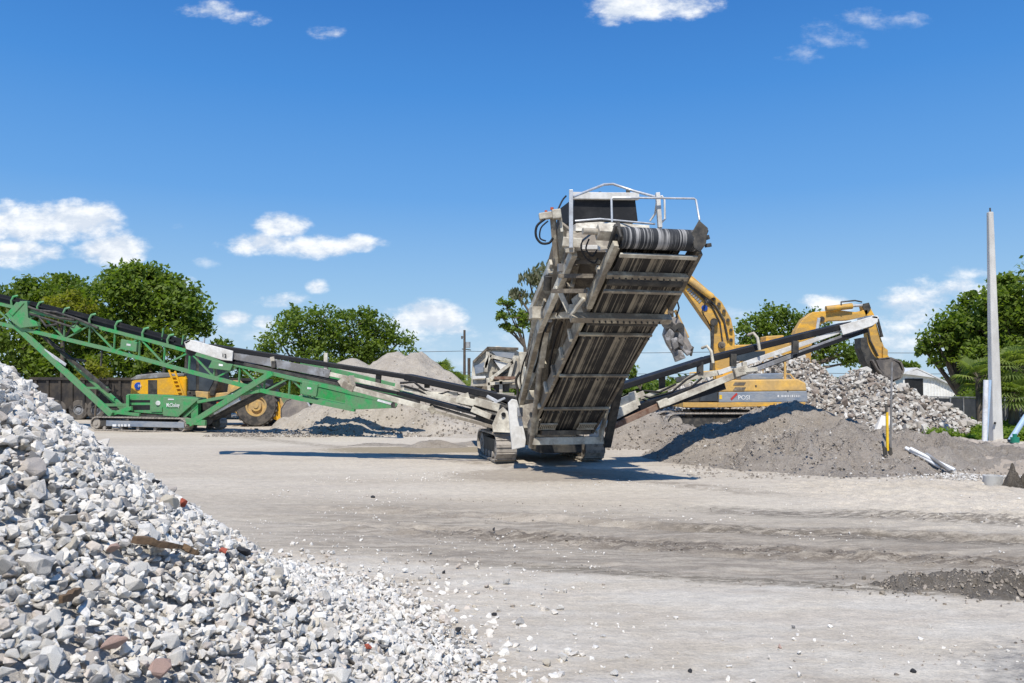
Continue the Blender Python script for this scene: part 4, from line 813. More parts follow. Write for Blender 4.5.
sub('swing_bracket', 'galv', lconv, ((487,396,18.9), (500,403,18.8), .05, .07), ((492,404,18.8), (505,398,18.7), .05, .05))
rc = MB(); rc.bar(P(612,389,18.9), P(708,359,19.5), .60, .14); rc.bar(P(708,359,19.5), P(846,325,19.9), .60, .15)
rconv = rc.build('side_conveyor', 'rubber', root, .02)
sub('return_belt', 'rubber', rconv, ((606,419,18.7), (720,384,19.3), .5, .26), ((720,381,19.3), (862,331,19.9), .5, .09))
sub('conveyor_frame', 'white', rconv, ((718,373,19.15), (840,331,19.65), .07, .11), ((718,373,19.75), (840,331,20.25), .07, .11))
sub('conveyor_frame', 'grey', rconv, ((735,377,19.1), (842,337,19.6), .06, .10), ((800,338,19.55), (846,326,19.75), .07, .12))
sub('conveyor_frame', 'cream', rconv, ((676,380,19.2), (722,372,19.2), .08, .13), ((640,398,18.9), (690,381,19.1), .07, .08))
e = MB()
for y_ in (19.5, 20.35): e.prism([P(840,325.5,y_), P(873,316,y_), P(878,315.5,y_), P(878,322,y_), P(872,326,y_), P(843,335,y_)], (0,.05,0))
e.prism([P(872,315,19.5), P(879,317,19.5), P(879,319,19.5), P(872,318,19.5)], (0,.85,0)); e.build('tip_tray', 'white', rconv, .01)
e = MB(); e.cyl(P(869,323,19.6), P(869,323,20.4), .12, 18); e.build('tip_drum', 'dark', rconv)
sub('lift_pipe', 'rust', rconv, ((605,430,18.2), (663,404,18.7), .10, .13)); sub('lift_pipe', 'cream', rconv, ((661,405,18.7), (740,373,19.1), .11, .14)); sub('lift_pipe', 'cream', rconv, ((612,416,18.4), (635,404,18.6), .2, .2)); sub('pipe_joint', 'cream', rconv, ((658,405,18.6), (668,401,18.6), .18, .16)); sub('pipe_joint', 'cream', rconv, ((734,373,19.0), (744,370,19.0), .2, .2), ((744,362,19.0), (745,374,19.0), .12, .1), ((738,371,18.95), (757,369,18.95), .1, .1))
for x, y in ((708,356), (754.5,343)):
    e = MB(); e.tube([P(x-6,y-8,19.3), P(x-1,y-10,19.2), P(x+3,y-5,19.15), P(x+5,y+7,19.15)], .038, 8); e.tube([P(x-6,y-8,19.9), P(x-6,y-8,19.3)], .03, 8); e.build('belt_cover_hoop', 'cream', rconv)
for x, y in ((662,383), (700,368), (733,360), (795,347)):
    sub('idler_bracket', 'dark', rconv, ((x,y-6,19.2), (x,y+6,19.2), .14, .14))
for pts in ([(640,398),(655,404),(668,396),(690,388),(702,378)], [(636,394),(650,398),(672,392),(686,380),(700,372)], [(620,398),(636,390),(660,392),(676,384)]):
    e = MB(); e.tube([P(x, y, 18.9) for x, y in pts], .026, 7); e.build('hose', 'rubber', rconv)
sub('swing_bracket', 'cream', rconv, ((611,408,18.6), (634,398,18.6), .16, .24), ((632,392,18.6), (637,406,18.6), .14, .16), ((637,396,18.6), (644,393,18.6), .12, .12))
sub('swing_bracket', 'dark', rconv, ((600,418,18.6), (625,408,18.8), .3, .2))

# ================================================================== GREEN STACKER
gd = 31.8; SKEW[:] = [150, -.0184]
gs = thing('stacking_conveyor', P(150,431,gd), 'long green tracked stacking conveyor running from the left edge behind the rock heap', 'conveyor')
# body
e = MB(); e.pp([(127,394),(166,395),(198,398),(198,417),(183,417),(183,416),(127,412)], gd, .9); e.build('engine_bay', 'green', gs, .02)
e = MB(); e.pp([(163,397),(199,399),(178,417),(163,416)], gd-.25, .25); bp_ = e.build('side_panel', 'green', gs, .02)
text('McCloskey', 'panel_lettering', P(173,405.6,gd-.30), tuple(P(181,405.6,gd)-P(165,405.6,gd)), (0,0,1), .20, 'lead', bp_, width=.66)
e = MB(); e.pp([(128,405),(150,405),(150,410),(128,410)], gd-.01, .01); e.pp([(128,400),(150,400),(150,402.5),(128,402.5)], gd-.01, .01); e.build('louvre', 'black', gs)
e = MB(); e.pp([(151,407),(162,407),(162,412),(151,412)], gd-.06, .06); e.build('access_door', 'green', gs, .01)
e = MB(); e.cyl(P(158,403,gd-.08), P(158,403,gd), .09, 18); e.build('filler_cap', 'lead', gs)
e = MB(); e.pp([(168,398.6),(174,398.8),(174,400),(168,400)], gd-.27, .02); e.build('white_label_strip', 'lead', gs)
e = MB(); e.pp([(191,400),(198,399),(198,422),(191,424)], gd-.1, .3); e.pp([(182,417),(198,403),(198,406),(185,418)], gd-.12, .12); e.build('upright', 'green', gs, .01)
e = MB(); e.pp([(198,400),(226,396),(226,418),(198,418)], gd+.4, .6); e.build('feed_boot', 'dark', gs, .02)
def gbar(nm, m_, *bars, par=None, bev=.01):
    e = MB()
    for a, b_, d0, w, h in bars: e.bar(P(a[0], a[1], d0), P(b_[0], b_[1], d0), w, h)
    return e.build(nm, m_, par or gs, bev)
gbar('feeder_arm', 'green', ((190,424),(272,373),gd-.5,.10,.22), ((186,421),(206,423),gd-.5,.1,.22)); gbar('feeder_arm', 'green', ((198,402),(260,391),gd-.4,.1,.12), ((192,418),(255,382),gd+1.1,.1,.2))
gbar('feeder_conveyor', 'dark', ((204,424),(282,383),gd+.1,.5,.10))
gbar('feeder_chute', 'galv', ((214,413),(240,399),gd-.42,.08,.14), ((232,395),(250,390),gd-.42,.06,.1))
e = MB(); e.cyl(P(208,420,gd-.3), P(208,420,gd+1.2), .18, 18); e.build('feed_drum', 'dark', gs)
e = MB(); e.cyl(P(219,405,gd-.45), P(219,402,gd-.45), .09, 12); e.build('beacon_cup', 'orange', gs)
ga = Vector((0,1,0)); gA = P(98,430,gd); gB = P(193,430,gd); gA.z = gB.z = 0; gb = (gB-gA).normalized(); gper = Vector((-gb.y, gb.x, 0)); trk = lambda o_: track(gs, o_, gper, gb, (gB-gA).length, .42, .28, .16)
t1_ = trk(gA+Vector((0,-.3,.02))); t2_ = trk(gA+gper*1.9+Vector((0,-.3,.02)))
e = MB(); e.pp([(106,420.5),(184,422.5),(184,428),(106,426)], gd-.66, .1); tf = e.build('track_side_plate', 'slate', gs, .01)
e = MB()
for a_, w_ in ((112.5, 3.8), (118, 2.0), (121, 2.0), (124, 2.6), (128, 2.0)): e.pp([(a_, 424.2), (a_+w_, 424.3), (a_+w_, 426.6), (a_, 426.5)], gd-.69, .02)
e.build('track_marks', 'lead', tf)
e = MB(); e.pp([(104,413),(190,416),(190,420),(104,419)], gd, 1.4); e.build('chassis', 'dark', gs, .02)
# truss conveyor
tops = [(-75,286),(0,304),(80,322.5),(147,340),(184,350),(213,359),(270,373),(396,403)]; bots = [(-75,305),(0,323.5),(103,348),(180,369),(270,392.5),(355,409.5)]
def interp(L_, x):
    for (a, b_), (c, d_) in zip(L_, L_[1:]):
        if a <= x <= c: return b_+(d_-b_)*(x-a)/(c-a)
    return L_[-1][1]
for d0 in (gd-.35, gd+.95):
    e = MB()
    for a, b_ in zip(tops, tops[1:]): e.bar(P(*a, d0), P(*b_, d0), .10, .13)
    for a, b_ in zip(bots, bots[1:]): e.bar(P(*a, d0), P(*b_, d0), .10, .15)
    tr_ = e.build('truss_chord', 'green', gs)
    xs = list(range(-60, 340, 25))
    for i, x in enumerate(xs):
        e = MB(); x2 = x+(12 if i % 2 == 0 else -12)
        e.bar(P(x, interp(tops, x), d0), P(x-1, interp(bots, x), d0), .05, .06); tr_c = e.build('truss_post', 'green', gs)
        if i+1 < len(xs):
            e = MB(); xa, xb = (x, xs[i+1]) if i % 2 == 0 else (xs[i+1], x)
            e.bar(P(xa, interp(tops, xa), d0), P(xb, interp(bots, xb), d0), .05, .06); e.build('truss_brace', 'green', gs)
e = MB()
for x in range(-60, 350, 25):
    e.bar(P(x, interp(bots, x), gd-.3), P(x, interp(bots, x), gd+.9), .06, .06)
e.build('truss_cross_members', 'green', gs)
# belt with dark sides above the truss on the left, lower deck on right
e = MB(); e2 = MB()
for a, b_ in (((-75,278),(0,296)),((0,296),(80,314.5)),((80,314.5),(147,332)),((147,332),(184,342)),((184,344),(262,365))):
    e.bar(P(a[0], a[1], gd+.3), P(b_[0], b_[1], gd+.3), 1.05, .06)
e.build('stacker_belt', 'rubber', gs)
for a, b_ in (((-75,280),(0,298)),((0,298),(80,316.5)),((80,316.5),(147,334)),((147,334),(184,344))):
    e2.bar(P(a[0], a[1], gd-.26), P(b_[0], b_[1], gd-.26), .03, .34)
e2.build('belt_side_screen', 'rubber', gs)
for x in (-14, 12, 38, 64, 90, 116, 143, 168):
    y1_ = interp(tops, x); e = MB(); e.tube([P(x, y1_, gd-.35), P(x-.5, y1_-6, gd-.38), P(x+1.5, y1_-10, gd-.35), P(x+6, y1_-11, gd-.2)], .055, 7); e.build('belt_hoop', 'green', gs)
for x, t_ in ((162,12), (182,10), (203,14), (214,12)):
    e = MB(); y_ = interp(tops, x)-4; e.bar(P(x, y_, gd-.3), P(x+1.5, y_-t_, gd-.3), .05, .05); e.build('stay_rod', 'green' if x < 190 else 'galv', gs)
e = MB(); e.pp([(5,314),(14,308),(20,301),(27,301),(28,318),(36,322),(38,326),(20,328),(12,322)], gd-.6, .25); e.pp([(8,312),(16,302),(24,303),(12,316)], gd-.65, .1); e.build('head_pivot_plate', 'green', gs, .02)
for pts in ([(26,306),(45,313),(60,318),(75,320)], [(30,314),(50,320),(75,328),(78,322)], [(36,310),(56,312),(80,320),(98,328)], [(40,318),(46,326),(58,324)]):
    e = MB(); e.tube([P(x, y, gd-.5) for x, y in pts], .05, 7); e.build('hose', 'dark', gs)
e = MB(); e.pp([(69,327),(76,324),(80,329),(74,333)], gd-.55, .2); e.build('valve_box', 'green', gs, .02)
for q_ in ([(121,339),(137,342),(136,352),(120,349)], [(212,360),(233,364),(230,371),(208,368)], [(302,381),(318,384),(316,397),(301,394)]):
    e = MB(); e.pp(q_, gd-.5, .2); pb_ = e.build('control_box', 'green', gs, .02)
    cx_ = sum(a[0] for a in q_)/4; cy_ = sum(a[1] for a in q_)/4; e = MB(); e.pp([(cx_-2,cy_-2),(cx_+2,cy_-1.5),(cx_+2,cy_+.5),(cx_-2,cy_)], gd-.51, .01); e.build('white_tag', 'lead', pb_)
# solid panels at tail
e = MB(); e.pp([(360,392),(398,404),(395,408),(356,409.5),(345,407),(345,392)], gd-.42, .06); e.build('tail_panel', 'green', gs, .01)
e = MB(); e.pp([(300,378),(396,404),(392,408),(352,407),(300,394)], gd+.9, .06); e.build('tail_panel', 'green', gs, .01)
e = MB(); e.pp([(300,360),(318,364),(398,384),(420,398),(396,403),(300,378)], gd+1.2, .08); e.build('far_side_board', 'green', gs, .01)
e = MB(); e.pp([(300,395),(352,406),(352,409),(300,398)], gd-.3, 1.2); e.build('tail_floor', 'green', gs, .01)
e = MB(); e.cyl(P(394,405,gd-.45), P(394,405,gd+1.0), .11, 16); e.build('tail_drum', 'dark', gs)
e = MB(); e.pp([(378,399),(392,403),(391,405),(377,401)], gd-.44, .02); e.build('white_label_strip', 'lead', gs)
# raking legs
gbar('raking_leg', 'green', ((17,327),(112,415),gd-.35,.12,.24)); gbar('raking_leg', 'green', ((70,360),(126,411),gd+.95,.12,.22), ((62,352),(78,367),gd+.95,.12,.16)); gbar('leg_tie', 'green', ((86,388),(108,388),gd+.3,.08,.1), ((98,405),(127,405),gd+.3,.1,.12), ((104,410),(125,414),gd+.3,.1,.12))
gbar('leg_ram', 'dark', ((36,330),(110,392),gd+.3,.12,.14)); gbar('leg_ram', 'galv', ((44,350),(66,365),gd-.42,.02,.13), ((38,346),(44,351),gd-.42,.02,.10)); gbar('leg_ram', 'dark', ((102,350),(101,366),gd-.3,.06,.06), ((66,358),(86,361),gd+.3,.08,.1))
gbar('lower_frame', 'green', ((112,414),(132,408),gd-.2,.1,.16), ((104,411),(140,415),gd-.2,.1,.12), ((128,395),(128,412),gd-.2,.1,.12))

SKEW[:] = [0, 0]
# ================================================================== WHEEL LOADER
ld = 35.5
wl = thing('wheel_loader', P(215,427,ld), 'yellow wheel loader with a blue round sticker, parked behind the green conveyor', 'wheel loader')
e = MB(); e.pp([(129,401),(131,381),(136,377),(160,374),(184,375),(186,379),(186,402)], ld, 1.9); hd_ = e.build('engine_hood', 'yellow', wl, .08)
e = MB(); e.pp([(148,380),(157,380),(157,395),(148,395)], ld-.02, .03); e.build('hood_grille', 'dark', hd_)
e = MB(); e.cyl(P(138.5,386,ld-.03), P(138.5,386,ld), .17, 24); st_ = e.build('round_sticker', 'blue', hd_)
text('HH', 'sticker_mark', P(138.5,386,ld-.035), (1,0,0), (0,0,1), .12, 'lead', st_)
e = MB(); e.pp([(130,379),(137,375),(160,372.5),(184,373.5),(184,376),(132,380)], ld-.03, 1.96); e.build('hood_top', 'grey', hd_, .03)
e = MB(); e.pp([(182,396),(185,352),(187,347),(213,347),(216,355),(218,382),(214,396)], ld+.2, 1.5); cab = e.build('cab', 'dark', wl, .05)
e = MB(); e.pp([(185.5,390),(188,354),(196,354),(196,390)], ld+.17, .03); e.pp([(199,390),(199,354),(211,354),(214,380),(208,392)], ld+.17, .03); e.build('window', 'glass', cab)
e = MB()
for a, b_ in (((169,370),(179,398)),((175,371),(184,396))): e.bar(P(*a, ld-.15), P(*b_, ld-.15), .06, .07)
for k in range(7): e.bar(P(170.5+k*1.4, 373+k*3.9, ld-.15), P(176+k*1.3, 373+k*3.8, ld-.15), .05, .05)
e.build('ladder', 'yellow', wl)
e = MB(); e.pp([(150,400),(228,392),(232,400),(226,410),(196,412),(150,410)], ld+.3, 1.2); e.build('rear_frame', 'ochre', wl, .03)
e = MB(); e.pp([(195,391),(208,392),(208,404),(197,403)], ld-.05, .4); e.build('step_box', 'ochre', wl, .02)
e = MB(); e.pp([(226,402),(228,385),(233,380),(238,385),(258,390),(270,398),(275,412),(240,418)], ld+.35, 1.0); e.build('front_frame', 'ochre', wl, .03)
e = MB(); e.pp([(229,392),(236,384),(262,389),(280,398),(292,420),(283,420),(271,402),(256,396)], ld+.2, .16); e.pp([(229,392),(236,384),(262,389),(280,398),(292,420),(283,420),(271,402),(256,396)], ld+1.3, .16); arm_ = e.build('lift_arm', 'ochre', wl, .02)
text('L90F', 'arm_lettering', P(248,390.6,ld+.19), (1,0,-.22), (0,0,1), .22, 'black', arm_)
e = MB(); e.pp([(267,404),(278,401),(284,418),(279,422),(272,418)], ld+.0, .3); e.build('bucket_linkage', 'yellow', wl, .03)
bk = MB(); prof = [(284,402),(292,397),(301,399),(306,406),(306,414),(318,421),(286,425),(276,424),(279,420),(284,419)]
outer = [(277,423),(279,408),(283,401),(292,396.5),(302,399),(306,401),(307,403)]
def sheet(mb, pts, d0, wid, th):
    for a, b_ in zip(pts, pts[1:]): mb.bar(P(*a, d0)+Vector((0,wid/2,0)), P(*b_, d0)+Vector((0,wid/2,0)), wid, th)
bb = ld-.7
bk = MB(); sheet(bk, [(305,399),(295,397),(286,401),(281,409),(281,417),(286,424),(311,425)], bb, 2.9, .05); bkt = bk.build('bucket', 'bucket', wl)
for d0 in (bb, bb+2.85):
    e = MB(); e.pp([(305,399),(295,397),(286,401),(281,409),(281,417),(286,424),(311,425),(314,413)], d0, .05); e.build('bucket_side', 'bucket', bkt)
e = MB(); e.pp([(309,423.5),(316,425.5),(309,426.5)], bb, 2.9); e.pp([(304,398),(307,401),(316,414),(314,415)], bb-.02, .08); e.build('cutting_edge', 'galv', bkt)
e = MB(); e.cyl(P(164,374,ld+.6), P(164,362,ld+.6), .06, 10); e.build('exhaust_stack', 'dark', wl)
e = MB(); e.pp([(185,345),(216,345),(217,348),(185,348)], ld+.1, 1.7); e.build('cab_roof', 'ochre', wl, .03)
e = MB(); e.tube([P(216,352,ld+.1), P(221,354,ld-.1), P(221,360,ld-.1)], .025, 6); e.build('mirror_arm', 'dark', wl)
e = MB(); e.pp([(243,387),(262,383),(274,388),(278,398),(272,396),(264,389),(246,391)], ld-.1, .6); e.build('fender', 'dark', wl, .02)
e = MB(); e.cyl(P(236,394,ld+.1), P(262,401,ld+.1), .09, 10); e.build('lift_ram', 'galv', wl)
e = MB(); e.pp([(226,404),(232,404),(232,411),(226,411)], ld-.05, .2); e.build('battery_box', 'orange', wl, .02)
def wheel(root_, c, r, w, tyre='tyre', rim='ochre', lug=True, nm='wheel'):
    a = Vector((0,1,0)); e = MB(); e.ring(c, a, r*.52, r, w, 40)
    if lug:
        for k in range(26):
            t = 2*math.pi*k/26; d = Vector((math.cos(t), 0, math.sin(t))); e.bar(Vector(c)+d*r*1.0-a*w*.48, Vector(c)+d*r*1.0+a*w*.02, .09*r, .06*r, d)
    ty = e.build(nm, tyre, root_)
    e = MB(); e.cyl(Vector(c)-a*w*.30, Vector(c)+a*w*.3, r*.53, 28); e.ring(c, a, r*.42, r*.55, w*.85, 28); rm = e.build('rim', rim, ty)
    e = MB(); e.cyl(Vector(c)-a*w*.46, Vector(c)-a*w*.2, r*.26, 20); e.cyl(Vector(c)-a*w*.52, Vector(c)-a*w*.2, r*.12, 16); e.build('hub', rim, ty); return ty
def ctr(px, d, r): return Vector((P(px,400,d).x, d, r))
for px, y_ in ((258, ld+.15), (258, ld+1.75), (176, ld+.42), (176, ld+1.45)): wheel(wl, ctr(px, y_, .93), .93, .6)

# ================================================================== DUMP TRAILER
td = 42.5
tt = thing('dump_trailer', P(60,420,td), 'long black high sided dump trailer below the dark trees at left', 'trailer')
e = MB(); e.pp([(30,378),(260,379),(260,405),(250,409),(36,409),(30,400)], td, 2.4); bd = e.build('trailer_body', 'trailer', tt, .05)
e = MB()
for x in range(36, 260, 12): e.bar(P(x, 380, td-.03), P(x, 408, td-.03), .09, .12)
e.bar(P(30,378.5,td-.05), P(260,379.5,td-.05), .12, .14); e.build('side_ribs', 'trailer', bd)
e = MB(); e.pp([(34,410),(258,410),(258,413),(34,413)], td+.4, 1.6); e.build('trailer_frame', 'dark', tt)
for px in (58, 80, 97.5):
    for y_ in (td+.1, td+2.0): wheel(tt, ctr(px, y_, .53), .53, .3, 'tyre', 'grey', False)

# ================================================================== EXCAVATOR 1
xd = 30.2
ex = thing('excavator', P(725,432,xd), 'weathered yellow excavator with a grey side stripe and a demolition claw, behind the right conveyor', 'excavator')
gb2 = Vector((1,0,0)); ox = P(664,400,xd).x
track(ex, Vector((ox, xd-.1, .08)), ga, gb2, 4.1, .6, .36, .19); track(ex, Vector((ox, xd+2.1, .08)), ga, gb2, 4.1, .6, .36, .19)
e = MB(); e.pp([(690,410),(750,410),(748,420),(694,420)], xd+.6, 1.4); e.build('undercarriage', 'dark', ex, .03)
e = MB(); e.pp([(683,402.5),(718,402.5),(718,407.5),(683,407.5)], xd-.1, 2.6); e.build('cab_floor', 'exyel', ex, .02)
e = MB(); e.pp([(718,402.5),(806,402),(805,405.5),(718,407.5)], xd-.1, 2.6); e.build('lower_rail', 'exyel', ex, .02)
e = MB(); e.pp([(719,392),(807,391),(808,402),(719,402.5)], xd-.1, 2.6); bnd = e.build('side_band', 'slate', ex, .03)
text('POSI', 'side_lettering', P(744,397.5,xd-.105), (1,0,0), (0,0,1), .16, 'lead', bnd)
e = MB()
for a_, w_ in ((777.5, 1.6), (781, .7), (782.3, .8), (783.8, .6), (785.2, .8), (786.8, .5), (788.2, .7), (790.5, .5), (792, .8), (794, .7), (796, .9), (797.8, .8), (799.6, .5)): e.pp([(a_, 395), (a_+w_, 395), (a_+w_, 397.2), (a_, 397.2)], xd-.108, .01)
e.build('side_lettering', 'lead', bnd)
e = MB(); e.bar(P(731,399.5,xd-.11), P(737,393.5,xd-.11), .01, .07); e.build('red_slash', 'red', bnd)
e = MB(); e.pp([(719.5,395),(722,395),(722,399),(719.5,399)], xd-.11, .01); e.build('yellow_tag', 'toolyel', bnd)
e = MB(); e.pp([(719,382),(724,380),(798,379),(806,383),(807,391),(719,392)], xd-.1, 2.6); cv = e.build('engine_cover', 'exyel2', ex, .05)
e = MB()
for (a, b_) in ((382.3,385.3), (387.3,390.6)): e.pp([(735,a),(746,a),(744,b_),(733,b_)], xd-.115, .02)
e.build('vent', 'brown', cv)
e = MB(); e.cyl(P(756,386,xd-.12), P(756,386,xd-.1), .035, 10); e.cyl(P(788,391,xd-.12), P(788,391,xd-.1), .025, 10); e.build('cover_latch', 'dark', cv) if False else None
for q_, r_0 in ((P(756,386,xd-.12), .035), (P(788,391,xd-.12), .025)):
    e = MB(); e.cyl(q_, q_+Vector((0,.02,0)), r_0, 10); e.build('cover_latch', 'dark', cv)
e = MB(); e.pp([(741,374),(783,373),(783,379.5),(741,380)], xd+.4, 1.4); e.build('rear_engine_hood', 'slate', ex, .04)
e = MB(); e.bar(P(785,362,xd+.2), P(785,381,xd+.2), .08, .08); e.build('exhaust_post', 'exyel2', ex, .01); e = MB(); e.tube([P(785,374,xd+.2), P(790,374,xd+.2), P(795,380,xd+.2)], .025, 6); e.build('hand_rail', 'exyel2', ex); e = MB(); e.bar(P(763,362,xd+.4), P(763,374.5,xd+.6), .04, .04); e.build('hand_rail', 'exyel2', ex)
e = MB(); e.pp([(683,402),(684,390),(700,386),(718,383),(718,402)], xd+.0, .9); cb2 = e.build('cab', 'dark', ex, .03)
e = MB(); e.pp([(700,401),(702,389),(717,386),(717,401)], xd-.03, .03); e.build('window', 'glass', cb2)
# boom: outline from photograph, box section .5 m thick
bo = [(742,380),(716,380),(714,352),(713,330),(704,318),(686,292),(678,278),(676,268),(688,272),(712,293),(722,302),(731,318),(735,335),(735,360)]
e = MB(); e.pp(bo, xd+1.0, .5); bm_ = e.build('boom', 'exyel', ex, .03)
e = MB(); e.tube([P(680,276,xd+.95), P(700,293,xd+.95), P(716,306,xd+.95), P(724,320,xd+.95), P(728,340,xd+.95)], .045, 7); e.tube([P(684,281,xd+.95), P(712,306,xd+.95), P(720,322,xd+.95), P(723,345,xd+.95)], .03, 7)
for x, y in ((714,299),(719,304),(724,311),(728,320),(731,330),(731,340)): e.cyl(P(x,y,xd+.9), P(x,y,xd+1.6), .07, 8)
e.build('hydraulic_line', 'dark', bm_)
e = MB(); e.cyl(P(676,270,xd+.85), P(712,297,xd+.85), .13, 14); e.build('stick_ram', 'exyel2', bm_)
e = MB(); e.cyl(P(704.5,308,xd+.97), P(704.5,308,xd+1.02), .12, 20); e.build('round_sticker', 'blue', bm_)
e = MB()
for k in range(7): q_ = P(688.5+k*1.9, 289.5+k*2.0, xd+.985); e.box(q_, .07, .02, .13, Vector((.72,0,-.7)), Vector((0,1,0)), Vector((.7,0,.72)))
e.build('boom_lettering', 'slate', bm_)
e = MB(); e.cyl(P(714,322,xd+.8), P(714,322,xd+1.0), .15, 14); e.bar(P(713,323,xd+.9), P(711,372,xd+.9), .12, .10); e.build('boom_ram', 'dark', bm_)
st = [(668,262),(677,272),(678,282),(673,300),(674,318),(668,318),(658,306),(655,290),(657,268)]
e = MB(); e.pp(st, xd+1.05, .4); sk = e.build('stick', 'exyel2', ex, .03)
e = MB(); e.bar(P(675,310,xd+1.2), P(688,338,xd+1.2), .12, .11); e.build('tool_link', 'exyel2', sk, .02)
for q_, r_0 in ((P(708,300,xd+.9), .12), (P(722,345,xd+.9), .14), (P(684,279,xd+.9), .13), (P(671,312,xd+.95), .12)):
    e = MB(); e.cyl(q_, q_+Vector((0,.75,0)), r_0, 16); e.cyl(q_-Vector((0,.04,0)), q_, r_0*.5, 10); e.build('pivot_pin', 'brown', ex)
e = MB(); e.tube([P(690,380,xd-.05), P(690,373,xd-.05), P(714,371,xd-.05), P(714,381,xd-.05)], .03, 6); e.build('hand_rail', 'exyel2', ex)
e = MB(); e.tube([P(706,300,xd+.9), P(702,312,xd+.8), P(708,322,xd+.85), P(712,330,xd+.9)], .025, 6); e.build('hose', 'rubber', ex)
e = MB(); e.tube([P(682,284,xd+.9), P(676,296,xd+.8), P(679,308,xd+.85), P(676,318,xd+.9)], .03, 6); e.build('hose', 'rubber', ex)
e = MB(); e.cyl(P(773,378,xd+.6), P(773,368,xd+.6), .07, 12); e.build('exhaust_stack', 'dark', ex)
# grapple / crusher
cw = MB(); cw.pp([(668,318),(677,316),(684,326),(688,338),(693,348),(689,352),(681,344),(684,356),(678,360),(672,350),(668,344),(664,334)], xd+1.0, .45); claw = cw.build('demolition_claw', 'bucket', ex, .03)
e = MB(); e.cyl(P(667,323,xd+.8), P(667,323,xd+1.7), .22, 14); e.cyl(P(680,327,xd+.8), P(680,327,xd+1.7), .17, 14); e.bar(P(665,318,xd+.85), P(676,330,xd+.85), .12, .2); e.pp([(688,344),(694,347),(692,356),(689,350)], xd+1.05, .3); e.build('claw_joint', 'dark', claw)
e = MB(); e.pp([(665,336),(670,328),(675,333),(672,344),(676,352),(670,348),(666,342)], xd+.75, .2); e.pp([(679,332),(684,337),(683,346),(678,342)], xd+.7, .15); e.pp([(671,339),(677,337),(679,347),(674,350)], xd+.6, .15); e.pp([(676,343),(682,340),(692,352),(688,356)], xd+.8, .2); e.pp([(672,350),(676,362),(686,358),(682,350)], xd+.8, .25); e.build('claw_jaw', 'clawm', claw, .03)

# ================================================================== EXCAVATOR 2
x2 = 41.0
e2r = thing('excavator', P(760,380,x2), 'second yellow excavator farther back with its bucket reaching down onto the rubble at right', 'excavator')
e = MB(); e.pp([(733,345),(790,343),(790,362),(812,362),(812,380),(733,380)], x2, 2.4); e.build('upper_body', 'exyel', e2r, .05)
e = MB(); e.pp([(766,336),(784,335),(785,345),(766,346)], x2+.3, 1.0); e.build('cab_top', 'exyel', e2r, .05)
e = MB(); e.pp([(736,352),(765,351),(765,360),(736,361)], x2-.03, .05); e.build('side_window', 'glass', e2r)
e = MB(); e.pp([(733,382),(812,382),(806,392),(738,392)], x2-.3, 3); e.build('track', 'track', e2r, .05)
bo2 = [(788,352),(796,330),(803,319),(813,312),(838,310),(856,312),(868,309),(868,316),(850,320),(828,321),(818,326),(812,345),(811,362),(790,362)]
e = MB(); e.pp(bo2, x2+.7, .55); b2_ = e.build('boom', 'exyel', e2r, .03)
e = MB(); e.cyl(P(826,309,x2+.6), P(852,306,x2+.6), .16, 14); e.build('stick_ram', 'exyel', b2_); e = MB(); e.cyl(P(852,306,x2+.6), P(862,305,x2+.6), .08, 12); e.build('ram_rod', 'galv', b2_); e = MB(); e.cyl(P(819,318,x2+.55), P(817,330,x2+.55), .09, 10); e.build('ram_rod', 'galv', b2_)
e = MB(); e.cyl(P(822,319,x2+.6), P(822,319,x2+.7), .14, 12); e.build('hydraulic_line', 'dark', b2_); e = MB(); e.tube([P(841,306,x2+.5), P(841,302,x2+.5), P(855,300.5,x2+.5), P(862,302,x2+.5)], .04, 6); e.tube([P(841,302,x2+.5), P(842,310,x2+.5)], .035, 6); e.build('hydraulic_line', 'dark', b2_)
e = MB(); e.pp([(862,304),(868,303),(874,314),(880,335),(886,352),(890,358),(883,360),(874,358),(868,345),(866,322)], x2+.75, .45); sk2 = e.build('stick', 'exyel', e2r, .03)
e = MB(); e.pp([(862,304),(869,302.5),(871,308),(866,316)], x2+.7, .08); e.tube([P(877,318,x2+.65), P(882,337,x2+.65)], .08, 8); e.tube([P(866,316,x2+.65), P(870,340,x2+.65), P(878,356,x2+.65)], .05, 6); e.build('hydraulic_line', 'dark', sk2)
e = MB(); e.pp([(883,346),(888,350),(888,357),(883,359)], x2+.6, .8); e.build('bucket_link', 'exyel', sk2, .02)
e = MB(); sheet(e, [(873,360),(878,369),(885,376),(894,381)], x2+.0, 1.4, .08); sheet(e, [(893,381),(901,378),(904,370),(901,362),(891,358),(879,359)], x2+.0, 1.4, .09); bk2 = e.build('bucket', 'bucketd', e2r)
for d0 in (x2, x2+1.35):
    e = MB(); e.pp([(876,360),(880,369),(886,376),(894,381),(900,378),(902,371),(898,363),(889,358)], d0, .06); e.build('bucket_side', 'bucketd', bk2)
e = MB()
for k in range(4): e.bar(P(889,380,x2+.1+k*.38), P(893,386,x2+.1+k*.38), .14, .10)
e.pp([(861,338),(866,337),(870,350),(879,362),(886,374),(892,381),(887,382),(875,374),(866,362),(861,348)], x2+.3, .8); e.build('bucket_linkage', 'dark', bk2)

